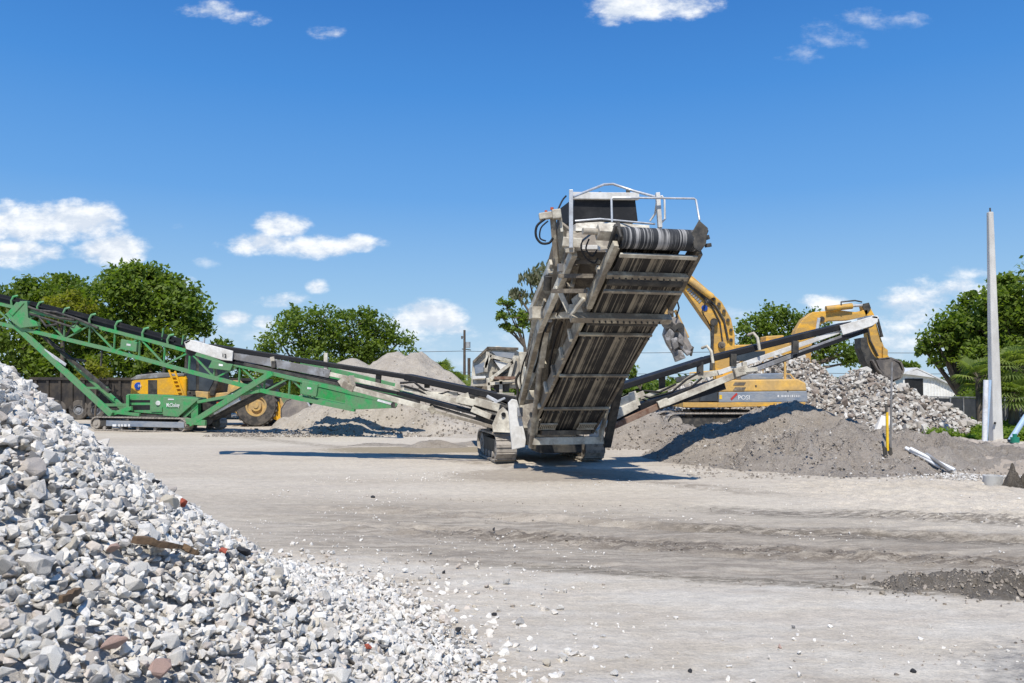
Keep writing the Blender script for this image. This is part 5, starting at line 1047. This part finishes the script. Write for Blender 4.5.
# ================================================================== RIGHT SIDE: POLE, PIPES, TOOLS
e = MB(); a = P(996,444,25); a.z = 0; t_ = P(990,212,25)
n = 10; rings = []
pl = MB(); w0, w1 = .32, .16
pl.bar(a, t_, w0, w0*.9, Vector((0,1,0)), w1, w1*.9); po = pl.build('utility_pole', 'concrete', None, .03); tag(po, 'tall tapering square concrete pole standing by the trees at right', 'utility pole')
e = MB(); e.cyl(P(990.3,212,24.98), P(990,208,25), .025, 8); q = e.build('pole_tip', 'dark', None); q.parent = po
e = MB(); e.cyl(P(995,423,24.76), P(995,423,24.85), .035, 10); q = e.build('pole_hole', 'black', None); q.parent = po
def pipe(a, b_, r, m_, lab, nm='plastic_pipe', grp=None):
    e = MB(); n = 14; a = Vector(a); b_ = Vector(b_); d = (b_-a).normalized(); e.tube([a, b_], r, 14, cap=False); e.tube([a+d*.0, b_], r*.86, 14, cap=False)
    e.tube([b_-d*.001, b_-d*.03], r*.86, 14); o = e.build(nm, m_); tag(o, lab, 'pipe', grp); return o
q1 = P(984.5,444,23.5); q1.z = .1; pipe(q1, P(986,380,23.5), .07, 'pipe', 'upright white plastic pipe just left of the concrete pole'); q1 = P(986,442,23.9); q1.z = .1; pipe(q1, P(990,380,24.1), .045, 'bluepipe', 'pale blue plastic pipe leaning between the white pipe and the concrete pole')
q1 = P(1010,441,24); pipe((q1.x, q1.y, .15), P(1026,416,24.3), .08, 'bluepipe', 'pale blue pipe slanting up at the right edge beside the green cap')
e = MB(); c = P(1015,443,23.8); c.z = .12; e.cyl(c, c+UZ*.16, .12, 18); e.cyl(c+UZ*.16, c+UZ*.26, .06, 14); o = e.build('pipe_cap', 'teal'); tag(o, 'small green plastic cap on the dirt at the foot of the slanting pipe', 'pipe cap')
pd = 17.2
for i, (a, b_, lab) in enumerate((((906,459),(941,468),'uppermost white pipe of the bundle lying on the dirt'),((908,462),(943,473),'second white pipe from the top of the bundle lying on the dirt'),((915,462),(945,478),'third white pipe of the bundle, poking out farthest right'),((918,468),(936,479),'lowest white pipe of the bundle, half in the dirt'))):
    A_ = P(*a, pd+.2); B_ = P(*b_, pd-.5); 
    for q_ in (A_, B_):
        xa_, ya_ = np.array([q_.x]), np.array([q_.y]); q_.z = max(q_.z, float(np.maximum(mm2(xa_, ya_), ground_h(xa_, ya_))[0])+.07-.02*i)
    A_.x += .0; B_.y -= .10*i; B_.x += .05*i; A_.y -= .12*i; pipe(A_, B_, .04, 'pipe' if i < 3 else 'grey', lab)
e = MB(); A_ = P(872,440,26.5); B_ = P(936,438,26.5); A_ = P(908,438,25); B_ = P(937,437,25); e.bar(A_, B_, .08, .05); o = e.build('timber', 'lead', None, .005); tag(o, 'thin white board lying on the dirt at the foot of the rubble pile', 'board')
# grey stake and yellow digger
sd = 17.4
e = MB(); a = P(891,462,sd); a.z -= .12; e.tube([a, P(890.5,440,sd), P(892,362,sd)], .022, 8); o = e.build('survey_stake', 'grey'); tag(o, 'tall thin grey metal stake stuck in the mound right of the excavator', 'stake')
dg = thing('post_hole_digger', P(888,464,17.3), 'yellow handled post hole digger standing in the dirt by the grey stake', 'hand tool')
e = MB(); e.bar(P(887,412,17.2), P(887.5,451,17.2), .05, .05); e.build('handle', 'toolyel', dg, .01)
e = MB(); e.prism([P(883,446,17.1), P(887,448,17.1), P(888,463,17.1), P(886,466,17.1), P(884,458,17.1)], (0,.03,0)); e.build('blade', 'dark', dg); e = MB(); e.prism([P(889,447,17.3), P(892,448,17.3), P(894,463,17.3), P(891,466,17.3), P(889,458,17.3)], (0,.03,0)); e.build('blade', 'dark', dg)
e = MB(); e.cyl(P(886.5,404,17.2), P(886.2,412,17.2), .03, 8); e.build('handle_tip', 'dark', dg)
# concrete ring in trench
e = MB(); c = Vector((9.0, 15.02, .10)); n = 28
ro, ri, h = .17, .13, .25; vs = []
for r_, z_ in ((ro*.85,-.32), (ro,.03), (ri,.03), (ri*.85,-.32)): vs += [c+Vector((math.cos(2*math.pi*k/n)*r_, math.sin(2*math.pi*k/n)*r_, z_)) for k in range(n)]
e.add(vs, [(i*n+k, i*n+(k+1) % n, ((i+1) % 4)*n+(k+1) % n, ((i+1) % 4)*n+k) for i in range(4) for k in range(n)]); o = e.build('concrete_ring', 'concrete'); tag(o, 'round white concrete ring set in the small trench at the right', 'concrete ring')

# ================================================================== BUILDING, FENCE, FAR POLE
bd_ = 70
bl = thing('metal_building', P(930,400,bd_), 'low white metal building with a dark open bay behind the rubble at right', 'building')
def W(px, z, y=bd_): q = P(px, 386, y); return Vector((q.x, y, z))
def top(px, py, y=bd_): return P(px, py, y)
e = MB(); e.prism([W(903,0), W(964,0), top(964,391.5), top(934,377), top(903,374)], (0,9,0)); wl_ = e.build('wall', 'bldg', bl)
e = MB(); e.prism([top(899,373.5), top(915,367.5), top(967,392), top(967,393.5), top(915,369.5), top(899,375.2)], (0,9.6,0)); e.prism([top(903,374), top(915,369), top(950,385), top(934,378)], (0,9,0)); ro_ = e.build('roof', 'roof', bl); ro_.location.y -= .35
e = MB(); e.prism([W(905,.1,bd_-.05), W(923,.1,bd_-.05), top(923,378.5,bd_-.05), top(905,378.5,bd_-.05)], (0,.04,0)); e.build('open_bay', 'black', bl)
e = MB()
for x in range(928, 964, 3): e.bar(W(x, .1, bd_-.03), top(x, 380+max(0, (x-936)*.42), bd_-.03), .04, .03)
e.build('siding_ribs', 'bldg', wl_)
fd = 38
fn_ = thing('screen_fence', P(975,402,fd), 'dark screened chain link fence between the rubble pile and the right trees', 'fence')
e = MB(); a = P(925,386,fd); b_ = P(1120,386,fd-8); a.z = 0.02; b_.z = .02; e.bar(a+UZ*.62, b_+UZ*.62, .03, 1.2); e.build('screen_cloth', 'fence', fn_)
for k in range(14):
    p = a.lerp(b_, k/13); e = MB(); e.cyl(p-Vector((0,.05,0)), p+UZ*1.25-Vector((0,.05,0)), .035, 8); e.build('fence_post', 'grey', fn_)
e = MB(); e.tube([a+UZ*1.27, b_+UZ*1.27], .025, 8); e.build('top_rail', 'grey', fn_)
ud = 85
up_ = thing('utility_pole', P(464,395,ud), 'distant dark wooden utility pole with a transformer in the gap left of the machine', 'utility pole')
e = MB(); a = P(464.5,395,ud); a.z = 0; e.tube([a, P(464.5,330,ud)], .17, 10, r2=.12); e.build('pole', 'polewood', up_)
e = MB(); e.cyl(P(468,348,ud), P(468,342,ud), .26, 14); e.build('transformer', 'transf', up_); e = MB(); e.bar(P(462,349,ud), P(471,350,ud), .1, .1); e.cyl(P(462,336,ud), P(462,339,ud), .08, 8); e.bar(P(461,337,ud), P(465,337,ud), .08, .08); e.build('cross_arm', 'polewood', up_)
up2 = MB(); a = P(469,395,ud+20); a.z = 0; up2.tube([a, P(469,358,ud+20)], .2, 8); o = up2.build('utility_pole', 'polewood'); tag(o, 'shorter dark pole just right of the distant pole with the transformer', 'utility pole')
for k, (z_, y0_) in enumerate(((351,0), (372,4), (376,7))):
    e = MB(); pts = []
    for i in range(25):
        px = 300+i*32; pts.append(P(px, z_+2*math.sin(math.pi*((px-464) % 300)/300)+0, ud+y0_+.5))
    e.tube(pts, .028, 5); o = e.build('power_line', 'dark'); tag(o, ('highest','middle','lowest')[k]+' thin wire strung across the sky behind the machines', 'power line')

# ================================================================== TREES
def leaves(centers, radii, n_each, size, flat=1.0, elong=1.0, droop=0):
    Vs = []
    for (c, r, n) in zip(centers, radii, n_each):
        d = rng.normal(size=(n, 3)); d /= np.linalg.norm(d, axis=1)[:,None]
        rad = r*rng.uniform(.1, 1.25, n)**.7; p = np.array(c)[None]+d*rad[:,None]*np.array([1,1,flat]); Vs.append(p)
    p = np.concatenate(Vs); n = len(p); R = rotm(n); s = size*rng.uniform(.6, 1.4, n)
    nrm = R[:,:,2].copy(); nrm[:,2] = np.abs(nrm[:,2])+.25; nrm /= np.linalg.norm(nrm, axis=1)[:,None]
    t = np.cross(nrm, R[:,:,0]); t /= np.linalg.norm(t, axis=1)[:,None]; b = np.cross(nrm, t)
    a_ = t*s[:,None]*elong; b2 = b*s[:,None]*.55
    if droop: a_ = np.stack([a_[:,0]*.4, a_[:,1]*.4, -np.abs(a_[:,2])-s*.5], -1)
    Q_ = np.stack([p-a_, p-b2, p+a_, p+b2], 1).reshape(-1, 3); F_ = np.arange(n*4).reshape(n, 4); return Q_, F_
def tree(name, base_px, d, blobs, m_, label, cat='tree', group=None, size=.16, dens=1.0, sub=16, trunk=.3, depth=1.0, droop=0, subr=.52, gap=.0):
    x0 = pos(base_px, d); base = Vector((x0, d, 0)); r_ = thing(name, base, label, cat, group)
    cs = []; rs = []; ns = []; limbs = MB(); C0 = []
    for (bx_, by_, br) in blobs:
        c = P(bx_, by_, d); R_ = br*d/F; c.y += random.uniform(-.5, .5)*R_*depth; C0.append((c, R_))
    for c, R_ in C0:
        k = max(6, int(sub))
        for i in range(k):
            v = Vector((random.gauss(0,1), random.gauss(0,1), random.gauss(0,1))).normalized()
            if v.z < -.3: v.z *= -.4; v.normalize()
            cc = c+v*R_*random.uniform(.55, .92); sr = R_*subr*random.uniform(.55, 1.15); cs.append(cc); rs.append(sr); ns.append(max(12, int(dens*sr*sr*4.2/(size*size)*.75)))
            if random.random() < .35: limbs.tube([c, c.lerp(cc, .55)+Vector((0,0,-.03*R_)), cc], .02*R_+.02, 5, cap=False, r2=.01)
    Vq, Fq = leaves(cs, rs, ns, size, .8, 1.0, droop)
    npmesh('crown', Vq, Fq, m_, False, r_)
    zc = sum((c.z for c, _ in C0))/len(C0); fork = base+Vector((0, 0, max(1.2, min(c.z-R_ for c, R_ in C0)*.9)))
    limbs.tube([base-Vector((0,0,.2)), base.lerp(fork, .5)+Vector((.06,0,0)), fork], trunk, 10, r2=trunk*.7)
    for c, R_ in C0: limbs.tube([fork, fork.lerp(c, .5)+Vector((0,0,.12*R_)), c], trunk*.55, 7, cap=False, r2=trunk*.15)
    limbs.build('trunk', 'bark', r_); return r_
# left group
tree('oak_tree', 150, 47, [(150,292,30),(120,300,30),(178,310,28),(150,325,36),(105,330,28),(190,330,20),(140,278,16),(120,285,16),(168,288,16)], 'leafB', 'tallest round bright green tree above the green conveyor, at left', size=.15, trunk=.4, sub=22, dens=1.1)
tree('oak_tree', 60, 50, [(45,300,26),(70,285,15),(70,310,30),(25,312,24),(95,295,20),(30,290,14),(40,335,30),(88,340,30)], 'leafA', 'dark tree left of the tallest round one, behind the yellow green bush', size=.15, trunk=.4, sub=18)
tree('oak_tree', -20, 48, [(-20,310,30),(5,312,22),(-50,320,30),(0,345,34)], 'leafA', 'leftmost dark tree, cut by the left edge of the photo', size=.16, trunk=.4)
tree('bushy_tree', 62, 44, [(62,302,16),(50,306,12),(80,308,13),(62,318,16)], 'leafY', 'yellow green bush crown peeking over the green conveyor belt at left', size=.12, trunk=.15)
for bx_, lab in ((20,'dark shrub under the trees above the rock heap top at far left'),(70,'dark shrub behind the raking legs of the green conveyor'),(120,'dark shrub behind the middle of the green truss at left'),(170,'dark shrub behind the loader hood'),(225,'dark shrub behind the loader cab')):
    tree('shrub', bx_, 45.5, [(bx_-14,372,22),(bx_+12,368,22),(bx_,350,26 if bx_ < 190 else 12),(bx_+5,392,24)], 'leafA', lab, 'shrub', size=.16, trunk=.12, sub=14)
tree('bushy_tree', 96, 41.5, [(96,371,11),(104,376,8),(88,375,8)], 'leafY', 'small yellow green bush just above the trailer', 'bush', size=.1, trunk=.06)
# middle group
tree('oak_tree', 310, 62, [(300,330,22),(285,345,20),(322,322,17),(318,345,22),(268,355,14),(295,316,11),(262,372,14),(310,360,20),(290,372,18),(335,368,18),(335,335,16)], 'leafB', 'left half of the middle tree clump with bright leaves', size=.15, trunk=.3, dens=.75, sub=15)
tree('oak_tree', 365, 64, [(355,328,20),(378,330,20),(395,345,18),(360,350,24),(398,365,14),(340,350,16),(345,318,10),(368,315,10),(375,362,22),(345,372,18),(400,378,12),(375,345,18)], 'leafA', 'right half of the middle tree clump with darker leaves', size=.15, trunk=.35, dens=.75, sub=15)
for k, (bx_, lab) in enumerate(((275,'dense shrub below the left end of the middle tree clump'),(330,'dense shrub below the centre of the middle tree clump'))):
    tree('shrub', bx_, 58, [(bx_-18,378,16),(bx_+15,378,16),(bx_,385,20)], 'leafB', lab, 'shrub', size=.16, trunk=.1, sub=12)
# behind the machine
tree('mossy_oak_tree', 545, 34, [(530,283,14),(545,280,15),(519,296,9),(538,300,14),(556,300,18),(528,318,10)], 'leafG', 'airy grey green mossy tree sticking out left of the screening machine', size=.10, trunk=.18, dens=.45, sub=20, droop=1)
tree('leafy_tree', 525, 33, [(506,306,9),(514,318,11),(502,318,7),(522,326,9),(512,331,7),(505,327,6)], 'leafB', 'small bright green tree crown at the left side of the screening machine', size=.09, trunk=.1, dens=.85, sub=12)
tree('leafy_tree', 640, 60, [(632,372,7),(628,378,8),(645,380,6)], 'leafA', 'tiny dark tree crown in the gap under the main belt', size=.14, trunk=.1)
# between excavators
tree('oak_tree', 775, 60, [(775,318,16),(758,328,16),(792,322,14),(745,330,10),(770,340,20),(815,325,16),(800,340,18),(830,335,12),(835,355,17),(850,362,14),(815,360,18),(755,348,18),(780,358,18),(835,345,14),(858,350,10)], 'leafA', 'dark green tree behind the two yellow excavators', size=.15, trunk=.35, dens=.85, sub=16)
# right group
tree('oak_tree', 960, 44, [(955,335,24),(935,345,18),(975,318,22),(975,345,26),(945,360,16),(990,335,28),(928,352,10),(960,362,20),(975,378,20),(990,390,20),(968,300,10),(942,330,12)], 'leafA', 'dark oak with low boughs over the white building roof at right', size=.14, trunk=.35, dens=.9, sub=18)
tree('oak_tree', 1020, 42, [(1010,300,26),(1030,290,30),(990,305,20),(1020,330,32),(985,330,20),(1000,318,22),(990,355,24),(1000,375,22),(1030,395,26),(1050,330,34),(1005,283,12),(1012,355,26),(1045,370,34)], 'leafB', 'tall bright green tree behind the top of the concrete pole', size=.14, trunk=.4, dens=1, sub=20)
for bx_, d_, lab in ((975,41,'shaded shrub behind the white pipe at right'),(1005,40,'shaded shrub behind the foot of the concrete pole'),(1035,39,'shaded shrub at the right edge beyond the slanting pipe')):
    tree('shrub', bx_, d_, [(bx_-10,405,16),(bx_+10,400,18),(bx_,418,16)], 'leafA', lab, 'shrub', size=.13, trunk=.08, sub=12)
tree('shrub', 885, 95, [(885,366,9),(900,367,8),(872,368,8),(912,368,6)], 'leafA', 'distant dark hedge just left of the white building', 'hedge', size=.25, trunk=.1)
def fan_palm(name, px, d, zt, r, n, label, seed, trunk=.12, cat='palm'):
    rs_ = random.Random(seed); x0 = pos(px, d); root_ = thing(name, (x0, d, 0), label, cat); hub = Vector((x0, d, zt)); e = MB(); st_ = MB()
    for k in range(n):
        az = rs_.uniform(0, 2*math.pi); el = rs_.uniform(-.35, 1.3); dr = Vector((math.cos(az)*math.cos(el), math.sin(az)*math.cos(el), math.sin(el)))
        L_ = r*rs_.uniform(.5, .75); c = hub+dr*L_*.7+Vector((0,0,-.05)); st_.tube([hub, c], .015, 4, cap=False)
        side = dr.cross(Vector((0,0,1))).normalized(); upv = side.cross(dr).normalized()
        for j in range(17):
            a = (j-8)/8*1.75; dd = (dr*math.cos(a)+side*math.sin(a)); tip = c+dd*r*.55*rs_.uniform(.85,1.1)+Vector((0,0,-.13*r-.05*abs(a))); mid = c+dd*r*.3; w = upv.cross(dd).normalized()*.028*r
            e.add([c, mid-w, tip, mid+w], [(0,1,2,3)])
    e.build('fronds', 'leafP', root_); st_.tube([Vector((x0, d, -.1)), hub], trunk, 10); st_.build('trunk', 'bark', root_); return root_
fan_palm('fan_palm', 978, 32, 2.1, 1.25, 34, 'fan palm left of the concrete pole in front of the dark trees', 1)
fan_palm('fan_palm', 1014, 32, 2.5, 1.3, 30, 'tall fan palm right of the concrete pole at the photo edge', 2)
fan_palm('fan_palm', 1010, 31.5, 1.4, 1.3, 34, 'low fan palm right of the concrete pole', 3)
fan_palm('fan_palm', 948, 40, 1.6, 1.2, 14, 'small fan palm at the edge of the white building wall', 4) if False else None
fan_palm('palmetto', 441, 46, 2.55, 1.15, 18, 'palmetto tuft on the right shoulder of the beige pile', 5)
fan_palm('palmetto', 455, 44, 1.9, 1.15, 18, 'palmetto tuft nearest the foot of the distant utility pole', 6)
fan_palm('palmetto', 468, 43, 1.5, 1.1, 18, 'palmetto tuft left of the feed hopper', 7)
# distant woods: reads as one mass
cs = []; rs = []; ns = []
for k in range(260):
    a = -1.15+2.3*k/259; R_ = random.uniform(150, 175); h = random.uniform(2.2, 3.6); cs.append((math.sin(a)*R_, math.cos(a)*R_, h*.5)); rs.append(h); ns.append(240)
Vq, Fq = leaves(cs, rs, ns, .45, .55); o = npmesh('distant_woods', Vq, Fq, 'leafA'); tag(o, 'low dark line of far woods along the horizon', 'woods', kind='stuff')
# weeds on the right bank
n = 30000; x = rng.uniform(12.5, 24, n); y = rng.uniform(24.5, 38, n); pxx = x/y; k = fbm(x*.5, y*.35, 3); ok = (k > -.16) & (pxx > .525+.02*fbm(x, y, 2)) & (pxx < .72) & (y > 26.6-(pxx-.53)*12+k*3) & (rubh(x, y) < .25+.2*k); x, y = x[ok], y[ok]
cs = np.stack([x, y, ground_h(x, y)+.05+.22*rng.random(len(x))*smst(-.1, .3, fbm(x*.7, y*.5, 3)+.1)], -1); nq = len(cs); V4, F4 = leaves(cs, np.full(nq, .17), np.full(nq, 7), .06, .8); o = npmesh('weeds', V4, F4, 'grass'); tag(o, 'bright green weeds on the bank between the rubble pile and the fence', 'weeds', kind='stuff')

# ================================================================== SKY, SUN
w = bpy.data.worlds.new('World'); bpy.context.scene.world = w; w.use_nodes = True; nt = w.node_tree; n = nt.nodes; l = nt.links
bg = n['Background']; sky = n.new('ShaderNodeTexSky'); sky.sky_type = 'NISHITA'; sky.sun_disc = False
tosun = Vector((-.10, -.65, 1)).normalized(); el = math.asin(tosun.z); az = math.atan2(tosun.x, tosun.y)
sky.sun_elevation = el; sky.sun_rotation = az; sky.air_density = 1.15; sky.dust_density = .35; sky.ozone_density = 2.2; sky.altitude = 0
tc = n.new('ShaderNodeTexCoord'); sp = n.new('ShaderNodeSeparateXYZ'); l.new(tc.outputs['Generated'], sp.inputs[0])
def mt(op, a, b_=None, clamp=False):
    r = n.new('ShaderNodeMath'); r.operation = op; r.use_clamp = clamp
    for i, q in enumerate((a, b_)):
        if q is None: continue
        if isinstance(q, (int, float)): r.inputs[i].default_value = q
        else: l.new(q, r.inputs[i])
    return r.outputs[0]
yy = mt('MAXIMUM', sp.outputs['Y'], .02); U = mt('DIVIDE', sp.outputs['X'], yy); Vv = mt('DIVIDE', sp.outputs['Z'], yy)
CL = [(25,222,58,26,1.2),(75,222,46,24,1.2),(112,250,48,16,1.1),(10,252,60,18,1.0),(-40,235,60,35,1.1),(150,240,16,5,.6),(178,226,9,4,.6),
 (285,226,30,14,1.05),(262,244,46,13,1.05),(318,246,44,14,1.05),(352,243,34,10,1.0),(228,243,16,6,.7),(275,300,28,9,.9),(318,286,12,7,.8),(205,262,14,5,.6),(100,236,30,8,.6),(235,318,20,8,1.0),(265,322,16,8,1.0),(455,330,20,8,.9),
 (428,318,40,19,1.2),(245,330,44,14,.7),(345,312,26,9,.7),(395,322,60,14,.7),(185,290,14,15,.9),
 (210,11,34,9,.8),(243,18,24,9,.85),(320,33,20,8,.8),(650,6,74,17,1.15),(612,16,32,11,.9),(880,20,44,13,.72),(835,32,36,13,.55),(795,55,18,8,.3),
 (975,300,95,24,.95),(915,318,90,26,.9),(828,302,30,10,1.0),(985,273,60,8,.75),(1060,300,60,40,.9),(640,345,90,26,.7),(480,345,110,22,.6),(120,340,200,24,.55),(745,330,90,20,.7),(900,345,170,22,.7)]
mxv = None; mx2 = None
for (cx_, cy_, rx_, ry_, a_) in CL:
    u0, v0 = ray(cx_, cy_); du = mt('MULTIPLY', mt('SUBTRACT', U, u0), F/rx_/1.1); dv = mt('MULTIPLY', mt('SUBTRACT', Vv, v0), F/ry_/1.12)
    a_ = a_*1.55 if a_ >= 1 else a_
    q = mt('SUBTRACT', a_, mt('MULTIPLY', mt('ADD', mt('MULTIPLY', du, du), mt('MULTIPLY', dv, dv)), a_))
    mxv = q if mxv is None else mt('MAXIMUM', mxv, q)
    if a_ >= .8: mx2 = q if mx2 is None else mt('MAXIMUM', mx2, q)
cmb = n.new('ShaderNodeCombineXYZ'); l.new(U, cmb.inputs[0]); l.new(mt('MULTIPLY', Vv, 1.7), cmb.inputs[1])
nz = n.new('ShaderNodeTexNoise'); nz.inputs['Scale'].default_value = 17; nz.inputs['Detail'].default_value = 11; nz.inputs['Roughness'].default_value = .62; l.new(cmb.outputs[0], nz.inputs['Vector'])
dens = mt('ADD', mt('MAXIMUM', mxv, -.8), mt('MULTIPLY', mt('SUBTRACT', nz.outputs['Fac'], .49), 4.6))
r = n.new('ShaderNodeMapRange'); r.interpolation_type = 'SMOOTHSTEP'; r.inputs['From Min'].default_value = .12; r.inputs['From Max'].default_value = 1.7; r.inputs['To Max'].default_value = .97; l.new(dens, r.inputs['Value'])
al = n.new('ShaderNodeMapRange'); al.inputs['From Min'].default_value = -.6; al.inputs['From Max'].default_value = .3; al.inputs['To Min'].default_value = .45; al.inputs['To Max'].default_value = 1; l.new(mx2, al.inputs['Value']); cmask = mt('MULTIPLY', r.outputs[0], al.outputs[0])
# cloud shade: thick parts bright, thin or low parts blue-grey
nz2 = n.new('ShaderNodeTexNoise'); nz2.inputs['Scale'].default_value = 17; nz2.inputs['Detail'].default_value = 7; nz2.inputs['Roughness'].default_value = .6; mp = n.new('ShaderNodeMapping'); mp.inputs['Location'].default_value = (.006, .016, 0); l.new(cmb.outputs[0], mp.inputs[0]); l.new(mp.outputs[0], nz2.inputs['Vector'])
sh = n.new('ShaderNodeMapRange'); sh.inputs['From Min'].default_value = -.08; sh.inputs['From Max'].default_value = .11; l.new(mt('SUBTRACT', nz.outputs['Fac'], nz2.outputs['Fac']), sh.inputs['Value'])
cc = n.new('ShaderNodeMix'); cc.data_type = 'RGBA'; cc.inputs['A'].default_value = (6.0, 6.6, 7.5, 1); cc.inputs['B'].default_value = (8.5, 8.7, 8.9, 1); l.new(sh.outputs[0], cc.inputs['Factor'])
mx = n.new('ShaderNodeMix'); mx.data_type = 'RGBA'; l.new(cmask, mx.inputs['Factor']); 
gr_ = n.new('ShaderNodeValToRGB'); ge = gr_.color_ramp.elements; ge[0].position = 0; ge[1].position = .45
ge[0].color = (.47,.65,.81,1); ge[1].color = (.038,.195,.58,1)
for p_, c_ in ((.05,(.42,.62,.82)),(.11,(.30,.53,.80)),(.23,(.130,.365,.77)),(.35,(.062,.265,.69))): q_ = ge.new(p_); q_.color = (*c_, 1)
l.new(sp.outputs['Z'], gr_.inputs['Fac']); sv_ = n.new('ShaderNodeVectorMath'); sv_.operation = 'SCALE'; sv_.inputs['Scale'].default_value = 8.6; l.new(gr_.outputs['Color'], sv_.inputs[0])
ms_ = n.new('ShaderNodeMix'); ms_.data_type = 'RGBA'; ms_.inputs['Factor'].default_value = .93; l.new(sky.outputs[0], ms_.inputs['A']); l.new(sv_.outputs[0], ms_.inputs['B'])
l.new(ms_.outputs['Result'], mx.inputs['A']); l.new(cc.outputs['Result'], mx.inputs['B']); l.new(mx.outputs['Result'], bg.inputs['Color'])
bg.inputs['Strength'].default_value = .112
sun = bpy.data.objects.new('sun', bpy.data.lights.new('sun', 'SUN')); C.objects.link(sun); sun.data.energy = 4.8; sun.data.angle = math.radians(.5); sun.data.color = (1, .95, .865)
sun.rotation_euler = tosun.to_track_quat('Z', 'Y').to_euler(); sun.location = (0, -5, 30)
sc = bpy.context.scene; sc.view_settings.view_transform = 'Standard'; sc.view_settings.look = 'None'; sc.view_settings.gamma = 1; sc.view_settings.exposure = .12
for o in bpy.data.objects:
    if '_b' in o: del o['_b']
